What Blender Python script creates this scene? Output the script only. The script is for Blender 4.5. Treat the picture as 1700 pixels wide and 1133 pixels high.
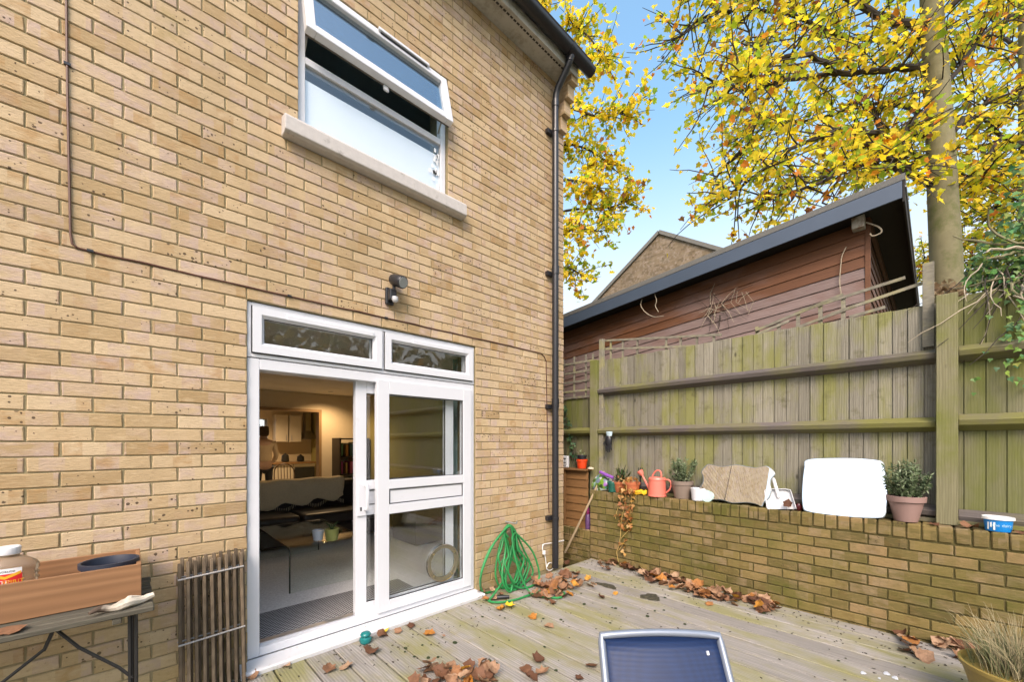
import bpy, bmesh, math, random
from mathutils import Vector, Matrix, noise as mnoise
import numpy as np
R = math.radians
for o in list(bpy.data.objects): bpy.data.objects.remove(o)
scene = bpy.context.scene
C = scene.collection

# ------------------------------------------------------------------ camera
FOC, HOR = 669.0, 735.0                       # focal length and horizon, in pixels of the 1700 px wide photo
CAMP = Vector((0, -2.985, 1.415))
HEAD = R(46.4)
FX, FY = math.cos(HEAD), math.sin(HEAD)
RX, RY = FY, -FX
cam = bpy.data.cameras.new('camera')
camo = bpy.data.objects.new('camera', cam); C.objects.link(camo)
camo.location = CAMP
camo.rotation_euler = (R(90), 0, HEAD - R(90))
cam.sensor_width = 36; cam.lens = 36 * FOC / 1700
cam.shift_y = (HOR - 566.5) / 1700
cam.clip_start = 0.05; cam.clip_end = 2000
scene.camera = camo

# ------------------------------------------------------------------ sky, sun, exposure
SUN_EL, SUN_ROT = R(42), R(232)
w = bpy.data.worlds.new('World'); scene.world = w; w.use_nodes = True
nt = w.node_tree; nt.nodes.clear()
sky = nt.nodes.new('ShaderNodeTexSky'); sky.sky_type = 'NISHITA'; sky.sun_disc = False
sky.sun_elevation = SUN_EL; sky.sun_rotation = SUN_ROT
sky.air_density = 1.0; sky.dust_density = 3.5; sky.ozone_density = 1.0
bg = nt.nodes.new('ShaderNodeBackground'); bg.inputs['Strength'].default_value = 0.15
wo = nt.nodes.new('ShaderNodeOutputWorld')
hs = nt.nodes.new('ShaderNodeHueSaturation'); hs.inputs['Saturation'].default_value = 1.08; hs.inputs['Hue'].default_value = 0.482; hs.inputs['Value'].default_value = 2.15
nt.links.new(sky.outputs[0], hs.inputs['Color'])
tc = nt.nodes.new('ShaderNodeTexCoord'); sx_ = nt.nodes.new('ShaderNodeSeparateXYZ'); nt.links.new(tc.outputs['Generated'], sx_.inputs[0])
mr = nt.nodes.new('ShaderNodeMapRange'); mr.interpolation_type = 'SMOOTHSTEP'      # pale haze low in the sky, all the way round
nt.links.new(sx_.outputs[2], mr.inputs[0]); mr.inputs[1].default_value = 0.20; mr.inputs[2].default_value = 0.64; mr.inputs[3].default_value = 0.92; mr.inputs[4].default_value = 0.0
hz_mix = nt.nodes.new('ShaderNodeMix'); hz_mix.data_type = 'RGBA'; nt.links.new(mr.outputs[0], hz_mix.inputs[0])
nt.links.new(hs.outputs[0], hz_mix.inputs[6]); hz_mix.inputs[7].default_value = (5.0, 5.15, 5.25, 1)
nt.links.new(hz_mix.outputs[2], bg.inputs[0])
nt.links.new(bg.outputs[0], wo.inputs[0])
sl = bpy.data.lights.new('sun', 'SUN'); sl.energy = 1.6; sl.angle = R(28); sl.color = (1, 0.88, 0.74)
so = bpy.data.objects.new('sun', sl); C.objects.link(so)
sd = Vector((math.sin(SUN_ROT) * math.cos(SUN_EL), math.cos(SUN_ROT) * math.cos(SUN_EL), math.sin(SUN_EL)))
so.rotation_euler = (-sd).to_track_quat('-Z', 'Y').to_euler(); so.location = sd * 30
scene.view_settings.view_transform = 'Standard'; scene.view_settings.look = 'None'
scene.view_settings.exposure = 0.48; scene.view_settings.gamma = 1
scene.cycles.max_bounces = 8; scene.cycles.transparent_max_bounces = 16

# ------------------------------------------------------------------ helpers
rnd = random.Random(7)
def U(a, b): return rnd.uniform(a, b)

def at(px, py, X=None, Y=None, z=None):
    """world point on a given plane that the photo shows at pixel px, py"""
    t = (px - 850) / FOC; s = (HOR - py) / FOC
    d = Vector((FX + RX * t, FY + RY * t, s))
    if X is not None: k = (X - CAMP.x) / d.x
    elif Y is not None: k = (Y - CAMP.y) / d.y
    else: k = (z - CAMP.z) / d.z
    return CAMP + d * k
def proj(p):
    r = Vector(p) - CAMP
    Z = r.x * FX + r.y * FY
    return 850 + FOC * (r.x * RX + r.y * RY) / Z, HOR - FOC * r.z / Z, Z

ORI = {}
def origin(o): return ORI.get(o.name, Vector((0, 0, 0)))
def tag(o, label=None, cat=None, group=None, kind=None):
    if label: o['label'] = label
    if cat: o['category'] = cat
    if group: o['group'] = group
    if kind: o['kind'] = kind
    return o
def thing(name, loc, label, cat, group=None):
    o = bpy.data.objects.new(name, None); C.objects.link(o); o.location = loc
    o.empty_display_size = 0.1
    ORI[o.name] = Vector(loc)
    return tag(o, label, cat, group)

class MB:
    def __init__(s): s.v = []; s.f = []
    def add(s, vs, fs):
        n = len(s.v); s.v += [tuple(v) for v in vs]; s.f += [tuple(i + n for i in f) for f in fs]; return s
    def box(s, x0, x1, y0, y1, z0, z1):
        return s.add([(x0,y0,z0),(x1,y0,z0),(x1,y1,z0),(x0,y1,z0),(x0,y0,z1),(x1,y0,z1),(x1,y1,z1),(x0,y1,z1)],
                     [(0,3,2,1),(4,5,6,7),(0,1,5,4),(1,2,6,5),(2,3,7,6),(3,0,4,7)])
    def obox(s, c, a, b, d):
        c, a, b, d = map(Vector, (c, a, b, d)); vs = []
        for k in (-1, 1):
            for i, j in ((-1,-1),(1,-1),(1,1),(-1,1)): vs.append(c + a*i + b*j + d*k)
        return s.add(vs, [(0,3,2,1),(4,5,6,7),(0,1,5,4),(1,2,6,5),(2,3,7,6),(3,0,4,7)])
    def bar(s, p, q, wd, th, up=(0,0,1)):
        p, q = Vector(p), Vector(q); d = (q - p); L = d.length; d.normalize()
        side = d.cross(Vector(up)); side.normalize(); u = side.cross(d)
        return s.obox((p+q)/2, d*(L/2), side*(wd/2), u*(th/2))
    def tube(s, pts, r, n=8, cap=True):
        pts = [Vector(p) for p in pts]; rs = r if isinstance(r, (list, tuple)) else [r]*len(pts)
        t0 = (pts[1]-pts[0]).normalized()
        nv = t0.orthogonal().normalized(); base = len(s.v)
        for i, p in enumerate(pts):
            t = (pts[min(i+1, len(pts)-1)] - pts[max(i-1, 0)])
            if t.length < 1e-9: t = t0
            t = t.normalized()
            nv = (nv - t*nv.dot(t))
            nv = nv.normalized() if nv.length > 1e-6 else t.orthogonal().normalized()
            b = t.cross(nv)
            for k in range(n):
                a = 2*math.pi*k/n
                s.v.append(tuple(p + (nv*math.cos(a) + b*math.sin(a))*rs[i]))
        for i in range(len(pts)-1):
            for k in range(n):
                a = base+i*n+k; c = base+i*n+(k+1) % n
                s.f.append((a, c, c+n, a+n))
        if cap:
            s.f.append(tuple(base+k for k in reversed(range(n))))
            s.f.append(tuple(base+(len(pts)-1)*n+k for k in range(n)))
        return s
    def lathe(s, c, prof, n=24, sx=1, sy=1):
        c = Vector(c); base = len(s.v); m = len(prof)
        for r, z in prof:
            for k in range(n):
                a = 2*math.pi*k/n
                s.v.append((c.x+r*sx*math.cos(a), c.y+r*sy*math.sin(a), c.z+z))
        for i in range(m-1):
            for k in range(n):
                a = base+i*n+k; d = base+i*n+(k+1) % n
                s.f.append((a, d, d+n, a+n))
        s.f.append(tuple(base+k for k in reversed(range(n))))
        s.f.append(tuple(base+(m-1)*n+k for k in range(n)))
        return s
    def prism(s, poly, ext):
        n = len(poly); e = Vector(ext)
        vs = [Vector(p) for p in poly] + [Vector(p)+e for p in poly]
        return s.add(vs, [tuple(reversed(range(n))), tuple(range(n, 2*n))] + [(i, (i+1) % n, (i+1) % n+n, i+n) for i in range(n)])
    def build(s, name, mat, parent=None, bevel=0, smooth=False, loc=None, seg=1):
        me = bpy.data.meshes.new(name)
        off = origin(parent) if parent else Vector(loc if loc is not None else (0, 0, 0))
        me.from_pydata([(a-off.x, b-off.y, c-off.z) for a, b, c in s.v], [], s.f)
        bm = bmesh.new(); bm.from_mesh(me)
        bmesh.ops.recalc_face_normals(bm, faces=bm.faces)
        if bevel: bmesh.ops.bevel(bm, geom=list(bm.edges), offset=bevel, segments=seg, affect='EDGES', profile=0.5, clamp_overlap=True)
        bm.to_mesh(me); bm.free()
        if smooth:
            me.polygons.foreach_set('use_smooth', [True]*len(me.polygons))
            try: me.set_sharp_from_angle(angle=R(40))
            except Exception: pass
        me.materials.append(mat)
        o = bpy.data.objects.new(name, me); C.objects.link(o)
        if parent: o.parent = parent
        else: o.location = off
        ORI[o.name] = off
        return o
def inst(mesh, name, loc, parent=None, rot=None, scale=None):
    o = bpy.data.objects.new(name, mesh); C.objects.link(o)
    o.location = Vector(loc) - (origin(parent) if parent else Vector((0, 0, 0)))
    if rot: o.rotation_euler = rot
    if scale: o.scale = scale
    if parent: o.parent = parent
    return o

# ------------------------------------------------------------------ material helpers
class NT:
    def __init__(s, name):
        s.m = bpy.data.materials.new(name); s.m.use_nodes = True; s.t = s.m.node_tree; s.t.nodes.clear()
        s.out = s.t.nodes.new('ShaderNodeOutputMaterial')
        s.pos = s.n('ShaderNodeNewGeometry').outputs['Position']
    def n(s, ty, ins=None, **kw):
        x = s.t.nodes.new(ty)
        for k, v in kw.items(): setattr(x, k, v)
        for k, v in (ins or {}).items():
            if isinstance(v, bpy.types.NodeSocket): s.t.links.new(v, x.inputs[k])
            else: x.inputs[k].default_value = v
        return x
    def math(s, op, a, b=0.0, c=0.0, clamp=False):
        return s.n('ShaderNodeMath', {0: a, 1: b, 2: c}, operation=op, use_clamp=clamp).outputs[0]
    def mix(s, f, a, b, mode='MIX'):
        x = s.n('ShaderNodeMix', {0: f}, data_type='RGBA', blend_type=mode)
        for i, v in ((6, a), (7, b)):
            if isinstance(v, bpy.types.NodeSocket): s.t.links.new(v, x.inputs[i])
            else: x.inputs[i].default_value = tuple(v) + ((1,) if len(v) == 3 else ())
        return x.outputs[2]
    def noise(s, scale, detail=4, vec=None, rough=0.55, mul=None):
        v = vec if vec is not None else s.pos
        if mul: v = s.n('ShaderNodeVectorMath', {0: v, 1: mul}, operation='MULTIPLY').outputs[0]
        return s.n('ShaderNodeTexNoise', {'Vector': v, 'Scale': scale, 'Detail': detail, 'Roughness': rough}).outputs['Fac']
    def ramp(s, f, stops):
        x = s.n('ShaderNodeValToRGB', {0: f}); el = x.color_ramp.elements
        while len(el) < len(stops): el.new(0.5)
        for e, (p, c) in zip(el, stops): e.position = p; e.color = tuple(c) + (1,)
        return x.outputs[0]
    def step(s, f, a, b):
        return s.n('ShaderNodeMapRange', {0: f, 1: a, 2: b, 3: 0.0, 4: 1.0}).outputs[0]
    def bump(s, h, st=0.3, d=0.01):
        return s.n('ShaderNodeBump', {'Height': h, 'Strength': st, 'Distance': d}).outputs[0]
    def pbr(s, col, rough=0.6, normal=None, metal=0.0, spec=0.5, **kw):
        b = s.n('ShaderNodeBsdfPrincipled', {'Roughness': rough, 'Metallic': metal, 'Specular IOR Level': spec})
        if isinstance(col, bpy.types.NodeSocket): s.t.links.new(col, b.inputs['Base Color'])
        else: b.inputs['Base Color'].default_value = tuple(col) + (1,)
        if normal: s.t.links.new(normal, b.inputs['Normal'])
        for k, v in kw.items(): b.inputs[k].default_value = v
        s.t.links.new(b.outputs[0], s.out.inputs[0]); return s.m

def plain(name, col, rough=0.55, var=0.12, scale=14, metal=0, bump=0.0, bscale=120, spec=0.5, dirt=None, dscale=6, damt=0.55):
    k = NT(name)
    f = k.noise(scale, 4)
    a = tuple(max(0, c*(1-var)) for c in col); b = tuple(min(1, c*(1+var)) for c in col)
    c = k.mix(f, a, b)
    if dirt:
        g = k.step(k.noise(dscale, 6, rough=0.7), damt, damt+0.18)
        c = k.mix(g, c, dirt)
    nm = k.bump(k.noise(bscale, 3), bump, 0.004) if bump else None
    return k.pbr(c, rough, nm, metal, spec)

def brick_mat(name, axis, x0, z0, L, H, tones, pink, specks, algae=0.0, algcol=(0.2,0.2,0.05), algz=None):
    k = NT(name)
    sep = k.n('ShaderNodeSeparateXYZ', {0: k.pos})
    u0 = sep.outputs[axis]; z = sep.outputs[2]
    row = k.math('FLOOR', k.math('DIVIDE', k.math('SUBTRACT', z, z0), H))
    par = k.math('MULTIPLY', k.math('SUBTRACT', 1.0, k.math('PINGPONG', row, 1.0)), 0.5)
    u = k.math('ADD', k.math('DIVIDE', k.math('SUBTRACT', u0, x0), L), par)
    col = k.math('FLOOR', u)
    def wn(a, b, c):
        v = k.n('ShaderNodeCombineXYZ', {0: a, 1: b, 2: c}).outputs[0]
        return k.n('ShaderNodeTexWhiteNoise', {0: v}, noise_dimensions='3D')
    w1 = wn(row, col, 3.1); w2 = wn(row, col, 8.7)
    # firing bands along the length of each brick
    jit = k.math('MULTIPLY', w2.outputs['Value'], 1.7)
    seg = k.math('FLOOR', k.math('ADD', k.math('MULTIPLY', u, 2.6), jit))
    w3 = wn(row, seg, 5.5)
    c = k.ramp(w1.outputs['Value'], tones)
    bandf = k.math('MULTIPLY', k.step(w3.outputs['Value'], 0.45, 0.8), 0.75)
    nz = k.noise(9, 5, mul=(1, 1, 2.2), rough=0.6)
    c = k.mix(k.math('MULTIPLY', bandf, k.step(nz, 0.35, 0.6)), c, pink)
    c = k.mix(k.math('MULTIPLY', k.step(k.noise(22, 5, mul=(0.6, 0.6, 2.5), rough=0.65), 0.5, 0.72), 0.45), c, tuple(min(1, x*1.22) for x in tones[-1][1]))
    c = k.mix(k.math('MULTIPLY', k.step(k.noise(13, 6, mul=(1, 1, 2), rough=0.7), 0.56, 0.74), 0.35), c, tuple(x*0.62 for x in tones[0][1]))
    org = k.step(wn(seg, row, 2.2).outputs['Value'], 0.72, 0.95)
    c = k.mix(k.math('MULTIPLY', k.math('MULTIPLY', org, k.step(k.noise(16, 4, mul=(1, 1, 1.6)), 0.38, 0.62)), 0.6), c, tuple(x*y for x, y in zip(tones[0][1], (1.05, 0.85, 0.6))))
    # broad weathering and rain streaks
    wz = k.math('ADD', k.math('MULTIPLY', k.noise(0.9, 5, rough=0.6), 0.6), k.math('MULTIPLY', k.noise(2.2, 4, mul=(1.6, 1.6, 0.35)), 0.4))
    c = k.mix(k.math('MULTIPLY', k.step(wz, 0.47, 0.66), 0.42), c, tuple(x*0.60 for x in tones[1][1]))
    c = k.mix(k.math('MULTIPLY', k.step(k.noise(34, 5, mul=(1, 1, 1.4), rough=0.7), 0.55, 0.68), 0.5), c, tuple(x*0.72 for x in tones[1][1]))
    fine = k.noise(260, 3)
    c = k.mix(k.math('MULTIPLY', fine, 0.35), c, tuple(x*0.75 for x in tones[0][1]))
    # dark iron specks, thicker on some bricks
    vo = k.n('ShaderNodeTexVoronoi', {'Vector': k.pos, 'Scale': 55.0, 'Randomness': 1.0})
    rr = k.n('ShaderNodeSeparateColor', {0: vo.outputs['Color']}).outputs[0]
    lim = k.math('MULTIPLY', k.math('MULTIPLY', k.step(rr, 0.55, 1.0), k.math('ADD', k.math('POWER', w2.outputs['Value'], 3.0), 0.18)), 0.42*specks)
    sp = k.math('LESS_THAN', vo.outputs['Distance'], lim)
    c = k.mix(k.math('MULTIPLY', sp, 0.85), c, (0.045, 0.028, 0.018))
    if algae:
        g = k.step(k.noise(2.3, 6, rough=0.65), 0.62-algae*0.4, 0.78-algae*0.2)
        if algz:
            g = k.math('MAXIMUM', k.math('MULTIPLY', g, 0.8), k.math('MULTIPLY', k.n('ShaderNodeMapRange', {0: k.math('ADD', z, k.math('MULTIPLY', k.noise(3, 4), 0.5)), 1: algz[0], 2: algz[1], 3: 1.0, 4: 0.0}).outputs[0], 0.9))
        c = k.mix(k.math('MULTIPLY', g, 0.75), c, algcol)
    h = k.math('ADD', k.noise(90, 5, mul=(0.5, 0.5, 1.3)), k.math('MULTIPLY', sp, -0.6))
    return k.pbr(c, 0.86, k.bump(h, 0.55, 0.006), 0, 0.25)

def wood_mat(name, axis, c1, c2, grain=1.0, algae=None, alg_lo=0.5, alg_scale=2.0, rough=0.75, rndamt=0.5, bump=0.35, alg2=None, algmul=(1,1,1), knots=True, across='Y'):
    """axis: the direction the grain runs (0, 1 or 2)"""
    k = NT(name)
    oi = k.n('ShaderNodeObjectInfo').outputs['Random']
    off = k.n('ShaderNodeCombineXYZ', {0: k.math('MULTIPLY', oi, 31.0), 1: k.math('MULTIPLY', oi, 57.0), 2: k.math('MULTIPLY', oi, 23.0)}).outputs[0]
    p = k.n('ShaderNodeVectorMath', {0: k.pos, 1: off}, operation='ADD').outputs[0]
    m = [1.0, 1.0, 1.0]; m[axis] = 0.06
    wv = k.noise(70*grain, 5, vec=p, mul=tuple(m), rough=0.6)
    m2 = [1.0, 1.0, 1.0]; m2[axis] = 0.12
    rings = k.n('ShaderNodeTexWave', {'Vector': k.n('ShaderNodeVectorMath', {0: p, 1: tuple(m2)}, operation='MULTIPLY').outputs[0], 'Scale': 22.0*grain, 'Distortion': 5.0, 'Detail': 3.0, 'Detail Scale': 1.2}, wave_type='BANDS', bands_direction=across).outputs['Fac']
    c = k.mix(wv, c1, c2)
    c = k.mix(k.math('MULTIPLY', rings, 0.32), c, tuple(x*0.55 for x in c1))
    br = k.math('ADD', 1.0-rndamt/2, k.math('MULTIPLY', oi, rndamt))
    c = k.mix(1.0, c, k.n('ShaderNodeCombineColor', {0: br, 1: br, 2: br}).outputs[0], 'MULTIPLY')
    if algae:
        g = k.step(k.math('ADD', k.noise(alg_scale, 6, mul=algmul, rough=0.62), k.math('MULTIPLY', k.math('SUBTRACT', oi, 0.5), 0.16)), alg_lo, alg_lo+0.2)
        c = k.mix(k.math('MULTIPLY', g, 0.8), c, algae)
    if alg2:
        g = k.step(k.noise(alg_scale*2.7, 5, rough=0.7), 0.55, 0.72)
        c = k.mix(k.math('MULTIPLY', g, 0.7), c, alg2)
    if knots:
        mk = [3.4, 3.4, 3.4]; mk[axis] = 1.5
        vo = k.n('ShaderNodeTexVoronoi', {'Vector': k.n('ShaderNodeVectorMath', {0: p, 1: tuple(mk)}, operation='MULTIPLY').outputs[0], 'Scale': 1.6, 'Randomness': 1.0})
        c = k.mix(k.math('MULTIPLY', k.n('ShaderNodeMapRange', {0: vo.outputs['Distance'], 1: 0.03, 2: 0.075, 3: 0.8, 4: 0.0}).outputs[0], 1.0), c, tuple(x*0.3 for x in c1))
    h = k.math('ADD', wv, k.math('MULTIPLY', rings, 0.35))
    return k.pbr(c, rough, k.bump(h, bump, 0.004), 0, 0.3)

def glass_mat(name, tint=(0.93, 0.97, 0.95), ior=1.5, boost=0.0):
    k = NT(name)
    bf = k.n('ShaderNodeNewGeometry').outputs['Backfacing']
    fr = k.n('ShaderNodeFresnel', {'IOR': k.math('MULTIPLY_ADD', bf, 1/ior-ior, ior)}).outputs[0]
    f = k.math('ADD', fr, boost, clamp=True)
    tr = k.n('ShaderNodeBsdfTransparent', {'Color': tuple(tint)+(1,)})
    gl = k.n('ShaderNodeBsdfGlossy', {'Color': (1, 1, 1, 1), 'Roughness': 0.0})
    mx = k.n('ShaderNodeMixShader', {0: f, 1: tr.outputs[0], 2: gl.outputs[0]})
    k.t.links.new(mx.outputs[0], k.out.inputs[0]); return k.m

def leaf_mat(name, trans=0.45, rough=0.6):
    k = NT(name)
    at_ = k.n('ShaderNodeAttribute', attribute_name='col').outputs['Color']
    c = k.mix(k.math('MULTIPLY', k.noise(60, 3), 0.18), at_, (0.12, 0.08, 0.02))
    d = k.n('ShaderNodeBsdfPrincipled', {'Base Color': c, 'Roughness': rough, 'Specular IOR Level': 0.3})
    t = k.n('ShaderNodeBsdfTranslucent', {'Color': at_})
    mx = k.n('ShaderNodeMixShader', {0: trans, 1: d.outputs[0], 2: t.outputs[0]})
    k.t.links.new(mx.outputs[0], k.out.inputs[0]); return k.m

def randcol_mat(name, stops, rough=0.7, bump=0.3):
    k = NT(name)
    oi = k.n('ShaderNodeObjectInfo').outputs['Random']
    c = k.ramp(oi, stops)
    c = k.mix(k.step(k.noise(38, 5, rough=0.7), 0.42, 0.7), c, k.mix(0.6, c, (0.07, 0.03, 0.012)))
    return k.pbr(c, rough, k.bump(k.noise(130, 3), bump, 0.003), 0, 0.35)

M = {}
buff = [(0.0, (0.34, 0.235, 0.115)), (0.12, (0.43, 0.315, 0.175)), (0.5, (0.51, 0.385, 0.232)), (1.0, (0.565, 0.445, 0.29))]
M['brick'] = brick_mat('buff brick', 0, -0.355, -0.007, 0.224, 0.075, buff, (0.47, 0.36, 0.335), 1.0, 0.02, (0.27, 0.22, 0.06), (-0.1, 0.75))
M['brick_side'] = brick_mat('buff brick gable', 1, 0.0, -0.007, 0.224, 0.075, buff, (0.45, 0.335, 0.275), 1.0)
M['mortar'] = plain('khaki mortar', (0.28, 0.235, 0.135), 0.95, 0.3, 30, bump=0.6, bscale=300, spec=0.1)
gb = [(0.0, (0.10, 0.08, 0.028)), (0.4, (0.16, 0.125, 0.042)), (0.75, (0.21, 0.16, 0.055)), (1.0, (0.28, 0.19, 0.09))]
M['gbrick'] = brick_mat('mossy garden brick', 1, -0.05, 0.0, 0.224, 0.0788, gb, (0.27, 0.20, 0.12), 0.9, 0.40, (0.085, 0.088, 0.014))
M['gmortar'] = plain('dark mossy mortar', (0.10, 0.085, 0.034), 0.95, 0.4, 20, bump=0.6, bscale=200, spec=0.1)
M['upvc'] = plain('white upvc', (0.60, 0.62, 0.66), 0.28, 0.03, 5, dirt=(0.52, 0.52, 0.52), dscale=9, damt=0.62)
M['upvc_dirty'] = plain('grubby white upvc', (0.62, 0.63, 0.65), 0.4, 0.05, 9, dirt=(0.42, 0.41, 0.36), dscale=16, damt=0.57)
M['gasket'] = plain('black rubber gasket', (0.015, 0.015, 0.017), 0.5)
M['glass'] = glass_mat('window glass', (0.95, 0.965, 0.965), 1.5, 0.02)
M['glass_tint'] = glass_mat('bluish sash glass', (0.55, 0.70, 0.80), 1.6, 0.22)
M['glass_table'] = glass_mat('greenish table glass', (0.95, 0.97, 0.955), 1.3, 0.0)
M['frost'] = plain('frosted white film', (0.80, 0.85, 0.92), 0.22, 0.04, 3)
M['frost_worn'] = plain('flaking frosted film', (0.85, 0.87, 0.88), 0.5, 0.2, 60)
M['concrete'] = plain('weathered concrete', (0.46, 0.44, 0.42), 0.9, 0.14, 25, bump=0.3, dirt=(0.17, 0.155, 0.13), dscale=7, damt=0.58)
M['soffit'] = plain('grey stained soffit board', (0.42, 0.41, 0.37), 0.8, 0.12, 6, dirt=(0.25, 0.235, 0.19), dscale=4, damt=0.5)
M['black'] = plain('black plastic', (0.018, 0.019, 0.023), 0.32, 0.2, 20)
M['lens'] = plain('grey lamp lens', (0.25, 0.27, 0.27), 0.15, 0.1)
M['greylens'] = plain('pale sensor dome', (0.5, 0.52, 0.55), 0.25, 0.1)
M['cable'] = plain('brown cable', (0.10, 0.045, 0.03), 0.5, 0.15)
M['whitecable'] = plain('white cable', (0.72, 0.72, 0.70), 0.5, 0.05)
M['deck'] = wood_mat('weathered deck board', 1, (0.165, 0.155, 0.138), (0.45, 0.42, 0.385), 0.8, (0.215, 0.205, 0.07), 0.45, 2.0, 0.8, 0.34, 0.9, (0.24, 0.21, 0.12), (2.2, 0.7, 1), knots=False, across='X')
M['fence'] = wood_mat('mossy fence board', 2, (0.12, 0.112, 0.08), (0.37, 0.35, 0.29), 1.0, (0.18, 0.185, 0.045), 0.43, 2.8, 0.85, 0.42, 0.6, (0.09, 0.085, 0.035), (1.5, 1.5, 0.55))
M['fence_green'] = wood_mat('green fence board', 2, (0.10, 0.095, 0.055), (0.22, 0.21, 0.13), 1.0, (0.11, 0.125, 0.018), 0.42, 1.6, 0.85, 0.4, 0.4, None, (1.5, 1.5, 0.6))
M['post'] = wood_mat('sawn post', 2, (0.15, 0.14, 0.075), (0.25, 0.235, 0.14), 1.0, (0.13, 0.145, 0.025), 0.44, 2.2, 0.85, 0.2, 0.5)
M['rail'] = wood_mat('purplish weathered rail', 1, (0.085, 0.072, 0.068), (0.17, 0.15, 0.14), 1.0, (0.16, 0.16, 0.03), 0.40, 1.3, 0.8, 0.3, 0.4, across='Z')
M['trellis'] = wood_mat('lichen trellis slat', 1, (0.14, 0.13, 0.10), (0.30, 0.28, 0.22), 1.5, (0.28, 0.265, 0.12), 0.5, 6, 0.85, 0.4, 0.3, knots=False)
M['clad'] = wood_mat('stained cladding', 1, (0.095, 0.038, 0.017), (0.20, 0.088, 0.04), 0.8, (0.20, 0.14, 0.125), 0.52, 1.2, 0.6, 0.45, 0.3, None, (1, 0.6, 1.8), across='Z')
M['cladlow'] = wood_mat('greyed cladding', 1, (0.125, 0.08, 0.066), (0.30, 0.235, 0.225), 0.8, (0.13, 0.058, 0.033), 0.50, 1.4, 0.65, 0.35, 0.3, None, (1, 0.6, 1.8), across='Z')
M['panel'] = wood_mat('brown larch lap board', 1, (0.17, 0.085, 0.03), (0.26, 0.14, 0.055), 1.0, (0.15, 0.13, 0.04), 0.6, 3, 0.75, 0.3, 0.3, across='Z')
M['fascia'] = plain('slate blue fascia paint', (0.055, 0.078, 0.115), 0.45, 0.12, 5)
M['felt'] = plain('mineral roofing felt', (0.13, 0.13, 0.12), 0.95, 0.5, 90, bump=0.9, bscale=160)
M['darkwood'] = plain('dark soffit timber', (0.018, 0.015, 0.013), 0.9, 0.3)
M['bark'] = plain('grey green bark', (0.17, 0.155, 0.085), 0.9, 0.35, 7, bump=1.0, bscale=28, dirt=(0.10, 0.11, 0.035), dscale=3.2, damt=0.5)
M['twig'] = plain('dark twig bark', (0.035, 0.027, 0.02), 0.9, 0.3, 20)
M['leaf'] = leaf_mat('tree leaf', 0.6); M['ivy'] = leaf_mat('ivy leaf', 0.25, 0.45)
M['fallen'] = randcol_mat('fallen leaf', [(0, (0.085, 0.035, 0.018)), (0.25, (0.17, 0.08, 0.04)), (0.5, (0.28, 0.155, 0.085)), (0.74, (0.38, 0.25, 0.155)), (0.86, (0.26, 0.12, 0.05)), (0.94, (0.42, 0.17, 0.02)), (1, (0.45, 0.24, 0.03))])
M['yleaf'] = plain('yellow leaf', (0.62, 0.42, 0.02), 0.6, 0.2, 40)
M['moss'] = plain('dark moss', (0.022, 0.034, 0.008), 0.95, 0.5, 90, bump=1.0, bscale=220)
M['mossmat'] = plain('wet moss stain', (0.035, 0.032, 0.018), 0.95, 0.6, 70, bump=1.0, bscale=140, dirt=(0.10, 0.09, 0.05), dscale=40, damt=0.5)
M['soil'] = plain('soil', (0.05, 0.035, 0.022), 0.95, 0.4, 60, bump=0.8)
M['ground'] = plain('garden ground', (0.10, 0.095, 0.045), 0.95, 0.4, 3, bump=0.6)

# ------------------------------------------------------------------ ground and deck
MB().box(-60, 120, -60, 120, -0.5, -0.25).build('ground', M['ground'])['kind'] = 'structure'
MB().box(4.62, 60, -20, 40, -0.245, 0.62).build('raised_ground', M['ground'])['kind'] = 'structure'
deck = MB().box(-3.0, 4.115, -8.0, -0.10, -0.20, -0.052).build('deck', M['soil']); deck['kind'] = 'structure'
x = 4.112; i = 0
DW = 0.182
while x > -2.9:
    MB().box(x-DW+0.010, x, -7.9 + U(-.02, .02), -0.085 if x < 3.8 else -0.075, -0.048, -0.010 + U(-.0015, .0015)).build('deck_board', M['deck'], deck, bevel=0.004)
    x -= DW; i += 1
MB().box(-3, 4.11, -0.084, -0.064, -0.2, -0.014).build('edge_board', M['deck'], deck, bevel=0.004)

# ------------------------------------------------------------------ the house
HX0, HX1, EAVE = -2.8, 3.672, 5.52
DOOR = (0.541, 2.370, -0.3, 2.318); WIN = (0.837, 2.058, 3.568, 4.643)
house = thing('brick_house', (0, 0, 0), 'two storey house of pale buff brick with white patio door', 'house')
KX, KZ = [HX0, DOOR[0], DOOR[1], HX1], None
def wall_boxes(mb, x0, x1, z0, z1, y0, y1, holes):
    xs = sorted({x0, x1, *[h[0] for h in holes], *[h[1] for h in holes]})
    zs = sorted({z0, z1, *[h[2] for h in holes], *[h[3] for h in holes]})
    xs = [v for v in xs if x0 <= v <= x1]; zs = [v for v in zs if z0 <= v <= z1]
    for i in range(len(xs)-1):
        run = None
        for j in range(len(zs)-1):
            cx, cz = (xs[i]+xs[i+1])/2, (zs[j]+zs[j+1])/2
            solid = not any(h[0] < cx < h[1] and h[2] < cz < h[3] for h in holes)
            if solid: run = [zs[j] if run is None else run[0], zs[j+1]]
            if (not solid or j == len(zs)-2) and run: mb.box(xs[i], xs[i+1], y0, y1, run[0], run[1]); run = None
mb = MB(); wall_boxes(mb, HX0, HX1-0.006, -0.25, EAVE+0.1, 0.006, 0.29, [DOOR, WIN])
fw = mb.build('front_wall', M['mortar'], house)

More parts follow.
